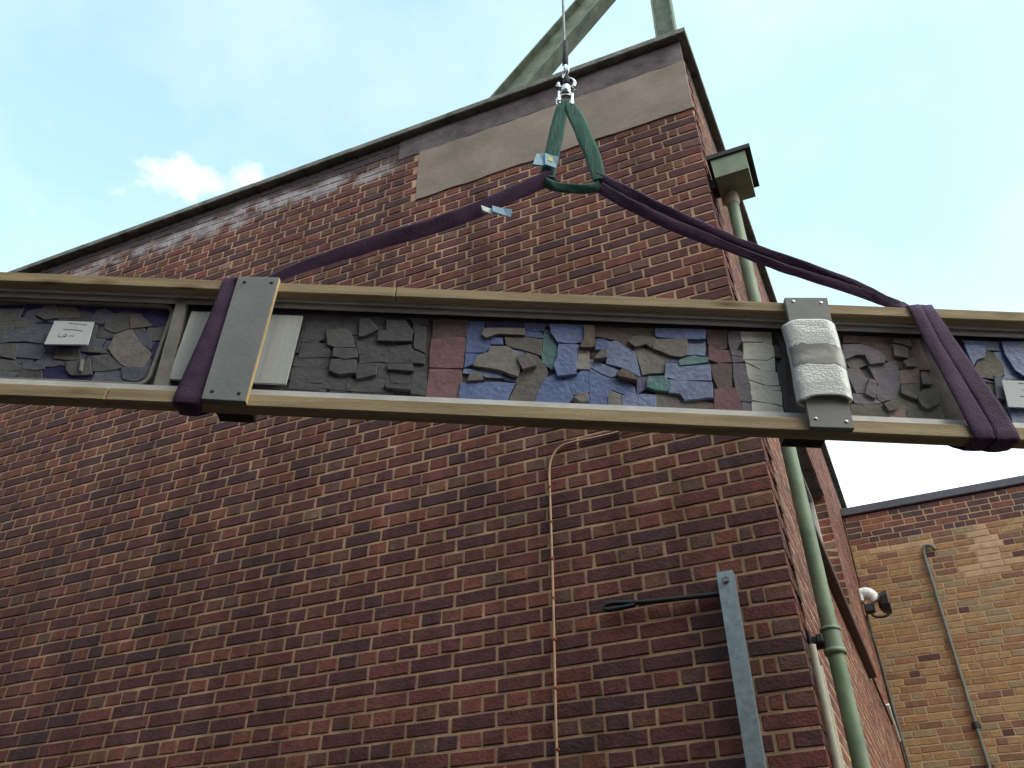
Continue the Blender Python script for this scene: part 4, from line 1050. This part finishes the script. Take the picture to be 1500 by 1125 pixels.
fs += [(o1+i, o1+(i+1)%NU, (i+1)%NU, i) for i in range(NU)] + [(NZ*NU+i, NZ*NU+(i+1)%NU, o1+NU+(i+1)%NU, o1+NU+i) for i in range(NU)]
m.add(vs, fs, 0, True); m.build('wrap', M_BUB, bw)
M_TAPE = mat('grey parcel tape', (0.27, 0.27, 0.265), 0.3, 0.15, 20, 0.08, 50, spec=0.6)
m = MB(); us = [0.515+0.455*i/28*0.93+0.03 for i in range(29)]
vs, fs = [], []
for j in range(9):
    for i, u in enumerate(us):
        q = wrap_pt(u, -0.022+0.070*j/8-0.012*(i/28)+0.003*math.sin(i*1.7+j*0.2)*(j in (0, 8)), 0.0018); vs.append(q)
for j in range(8):
    for i in range(28): fs.append((j*29+i, j*29+i+1, (j+1)*29+i+1, (j+1)*29+i))
m.add(vs, fs, 0, True); m.build('tape', M_TAPE, bw)

# paper notes
def note(poly, y, strokes, label, tilt):
    cx = sum(p[0] for p in poly)/4; cz = sum(p[1] for p in poly)/4
    e = empty('paper_note', PM @ Matrix.Translation((cx, y, cz)), label, 'paper note', 'paper notes on the mosaic')
    loc = [(a-cx, b-cz) for a, b in poly]
    m = MB(); m.prism(loc, 0.0, 0.0025, 0.0003, tilt=(0, tilt)); m.build('sheet', M_PAPER, e)
    for pts in strokes:
        m = MB(); m.tube([(a-cx, -0.0006+tilt*(b-cz), b-cz) for a, b in pts], 0.0006, 5); m.build('pen_line', M_INK, e)
note([(-1.359,.071),(-1.239,.073),(-1.229,-.015),(-1.355,-.020)], 0.034,
     [[(a+.011, c-.013) for a, c in s_] for s_ in [[(-1.325,.077),(-1.268,.073)], [(-1.331,.053),(-1.300,.052),(-1.272,.049)], [(-1.300,.063),(-1.296,.060)],
      [(-1.335,.036),(-1.337,.024),(-1.326,.022),(-1.314,.026)], [(-1.316,.034),(-1.322,.028),(-1.316,.023),(-1.310,.028),(-1.316,.034)],
      [(-1.304,.035),(-1.303,.025),(-1.297,.031),(-1.294,.024),(-1.290,.032)]]],
     'white paper note with pen lines lying on dark slates of the violet field', 0.05)
note([(1.375,-.002),(1.502,0.0),(1.487,-.097),(1.367,-.095)], 0.034,
     [[(1.418,-.011),(1.46,-.010)], [(1.422,-.034),(1.472,-.032)], [(1.41,-.057),(1.445,-.058)]],
     'bright white paper note lying on the pale blue tiles beyond the right purple sling', 0.04)

# ------------------------------------------------------------------ slings and hook (same hanging plane as the panel)
def sling(name, label, mt, straps, tagpoly=None, tagstrips=()):
    m = MB()
    for s_ in straps: m.strap(*s_)
    o = m.build(name, mt); o.matrix_world = PM
    tag(o, label, 'lifting sling', 'purple lifting slings' if name == 'round_sling' else None)
    for poly, y0, mt2, nm in tagstrips:
        k = MB(); k.prism(poly, y0, y0+0.0022, 0.0003, tilt=(0.25, 0.1)); k.build(nm, mt2, o)
    return o
UPW = (0.25, -0.45, 0.85)
TH = 0.0075
lp = smooth_path([(0.098,.030,.772),(.040,.030,.735),(-.02,.031,.694),(-.14,.032,.606),(-.28,.034,.523),(-.44,.040,.453),(-.60,.046,.374),(-.70,.050,.322),(-.775,.054,.272),(-.825,.050,.236)], 5)
lw = [0.052 - 0.026*max(0, min(1, (0.46-p.z)/0.2)) for p in lp]
lwd = [Vector(UPW) for p in lp]
def wrap(front, xb, xt):
    """front run down the panel face, then round the lower batten, up the back and over the upper batten"""
    P = [Vector(p) for p in front]
    x = P[-1].x
    P += [Vector(p) for p in ((x+.001,-.0052,-.2245),(x+.001,-.0030,-.2280),(x+.001,.002,-.2296),(x,.012,-.2298),(x-.002,.035,-.2298),(x-.004,.046,-.2296),(x-.005,.052,-.2270),(x-.007,.064,-.2170),(x-.010,.090,-.1950),(x-.012,.1005,-.1840))]
    P += [Vector((xb+(xt-xb)*i/5, .1015, -.17+.35*i/5)) for i in range(6)]
    P += [Vector(p) for p in ((xt+.002,.092,.196),(xt+.004,.060,.222),(xt+.006,.047,.2305),(xt+.008,.040,.2310),(xt+.010,.015,.2310))]
    return P
lq = wrap([(-.840,.012,.2306),(-.848,.004,.2302),(-.8535,-.002,.2285),(-.8555,-.0050,.2240),(-.857,-.0055,.2),(-.858,-.0055,.1),(-.860,-.0055,.0),(-.866,-.0055,-.12),(-.871,-.0055,-.20)], -.86, -.83)
lqw = [0.046 + 0.034*min(1, max(0, (0.215-p.z)/0.42)) if p.y < 0.03 else 0.06 for p in lq]
sling('round_sling', 'purple webbing sling looped round the panel left of the pale grey board', M_PURPLE,
      [(lp, lwd, lw, 0.011, 0, False, 0.35, 1.0), (lq, Vector((1, 0, 0)), lqw, TH, 0, False, 0.25, 0.4)], None,
      (([(-.134,.606),(-.092,.598),(-.085,.569),(-.128,.584)], 0.020, M_TAGW, 'label_tag'), ([(-.098,.603),(-.033,.598),(-.036,.562),(-.094,.574)], 0.018, M_TAG, 'label_tag')))
A = smooth_path([(0.238,.028,.778),(.30,.028,.736),(.36,.028,.694),(.48,.028,.613),(.645,.028,.514),(.78,.030,.450),(.886,.030,.402),(1.02,.030,.335),(1.10,.030,.280),(1.145,.012,.2345)], 4)[:-1] + wrap([(1.150,.012,.2345),(1.160,.002,.2300),(1.1655,-.0045,.2240),(1.172,-.0055,.20),(1.188,-.0055,.10),(1.212,-.0055,-.01),(1.236,-.0055,-.12),(1.252,-.0055,-.20)], 1.24, 1.17)
B = smooth_path([(0.250,.036,.735),(.30,.036,.694),(.36,.036,.650),(.48,.036,.571),(.645,.036,.485),(.78,.036,.415),(.886,.036,.370),(1.02,.034,.312),(1.11,.034,.270),(1.17,.014,.2350)], 4)[:-1] + wrap([(1.175,.014,.2350),(1.190,.003,.2310),(1.1985,-.0035,.2250),(1.205,-.0045,.20),(1.230,-.0045,.10),(1.264,-.0045,-.01),(1.296,-.0045,-.12),(1.313,-.0045,-.20)], 1.295, 1.205)
def wd(P): return [Vector(UPW) if p.z > 0.30 else (Vector((0.75, -0.35, 0.5)) if p.z > 0.245 and p.y < .06 else Vector((1, 0, 0.1))) for p in P]
def ww(P, a, b, c): return [a if p.z > 0.5 else (b if p.z > 0.225 else c + 0.020*min(1, (0.225-p.z)/0.42)) for p in P]
sling('round_sling', 'purple webbing sling in two strands wrapped round the right end of the panel', M_PURPLE,
      [(A, wd(A), ww(A, .038, .030, .040), 0.009, 0, False, 0.35, 0.3), (B, wd(B), ww(B, .040, .030, .046), 0.0085, 0, False, 0.35, 2.1)])
g1 = smooth_path([(0.122,.026,1.172),(0.112,.023,1.10),(0.100,.021,.98),(0.088,.021,.87),(0.074,.024,.762)], 5)
g2 = smooth_path([(0.134,.026,1.172),(0.152,.023,1.12),(0.180,.021,1.04),(0.208,.021,.94),(0.230,.022,.86),(0.249,.026,.760)], 5)
g3 = smooth_path([(0.070,.031,.742),(0.105,.034,.728),(0.165,.036,.722),(0.225,.034,.726),(0.254,.031,.738)], 5)
gx = Vector((1, 0, 0.1))
sling('green_sling', 'green webbing sling forming a triangle under the crane hook', M_GREENW,
      [(g1, gx, [0.034 + 0.018*min(1, i/8) for i in range(len(g1))], 0.009, 0, False, 0.35, 0.0),
       (g2, gx, [0.034 + 0.024*min(1, i/8) - 0.014*max(0, (i-18)/8) for i in range(len(g2))], 0.010, 0, False, 0.5, 1.2),
       (g3, Vector((0, -.6, 1)), 0.034, 0.012, 0, False, 0.3, 0.0)], None,
      (([(.036,.858),(.064,.864),(.066,.800),(.026,.792)], 0.006, M_TAG, 'label_tag'), ([(.064,.863),(.112,.849),(.104,.790),(.066,.799)], 0.007, M_TAG, 'label_tag'), ([(.078,.846),(.094,.842),(.091,.818),(.075,.822)], 0.0055, M_TAGY, 'label_print')))

hk = empty('crane_hook', PM, 'bright steel swivel hook on a thin wire rope holding the green sling', 'crane hook')
m = MB(); wire = [(0.1235,.03,1.395)] + [(0.1235-0.0387*(b-1.395), .03, b) for b in (1.6, 2.0, 3.0, 5.0, 9.0)]
m.tube(wire, 0.0052, 8); m.build('wire_rope', M_STEELD, hk)
m = MB(); m.tube([(0.1225,.03,1.55),(0.1225,.03,1.545),(0.124,.03,1.40),(0.1242,.03,1.392)], [0.006,0.0105,0.0115,0.007], 12); m.build('ferrule', M_IRON, hk)
m = MB(); m.torus((0.1265,.03,1.348), 0.017, 0.0052, (0.9,0.5,0), 20, 8, 0, sx=1.0); m.tube([(0.125,.03,1.392),(0.126,.03,1.368)], 0.008, 10); m.build('thimble', M_STEEL, hk)
# bow shackle with its pin, swivel eye below
m = MB(); m.torus((0.131,.03,1.282), 0.030, 0.0068, (0.12,1,0), 26, 9, 0, arc=R(290), a0=R(-55)); m.build('bow', M_STEEL, hk)
m = MB(); m.tube([(0.094,.03,1.257),(0.168,.03,1.253)], 0.0072, 10); m.tube([(0.092,.03,1.257),(0.104,.03,1.2565)], 0.0115, 8, smooth=False); m.tube([(0.158,.03,1.2537),(0.171,.03,1.253)], 0.0115, 6, smooth=False); m.build('pin', M_STEEL, hk)
m = MB(); m.tube([(0.131,.03,1.325),(0.1305,.03,1.300),(0.130,.03,1.285)], [0.010,0.014,0.010], 12); m.build('swivel', M_IRON, hk)
m = MB(); m.tube([(0.130,.03,1.262),(0.129,.03,1.232),(0.128,.03,1.222)], [0.016,0.021,0.017], 14)
m.torus((0.128,.028,1.180), 0.026, 0.0090, (0.1,1,0.05), 22, 9, 0, arc=R(300), a0=R(60)); m.build('hook', M_STEEL, hk)
m = MB(); m.box(0.100,0.110,0.018,0.042,1.168,1.225,0,.002); m.box(0.147,0.158,0.018,0.042,1.150,1.215,0,.002); m.build('cheek', M_STEEL, hk)
bpy.context.view_layer.update()
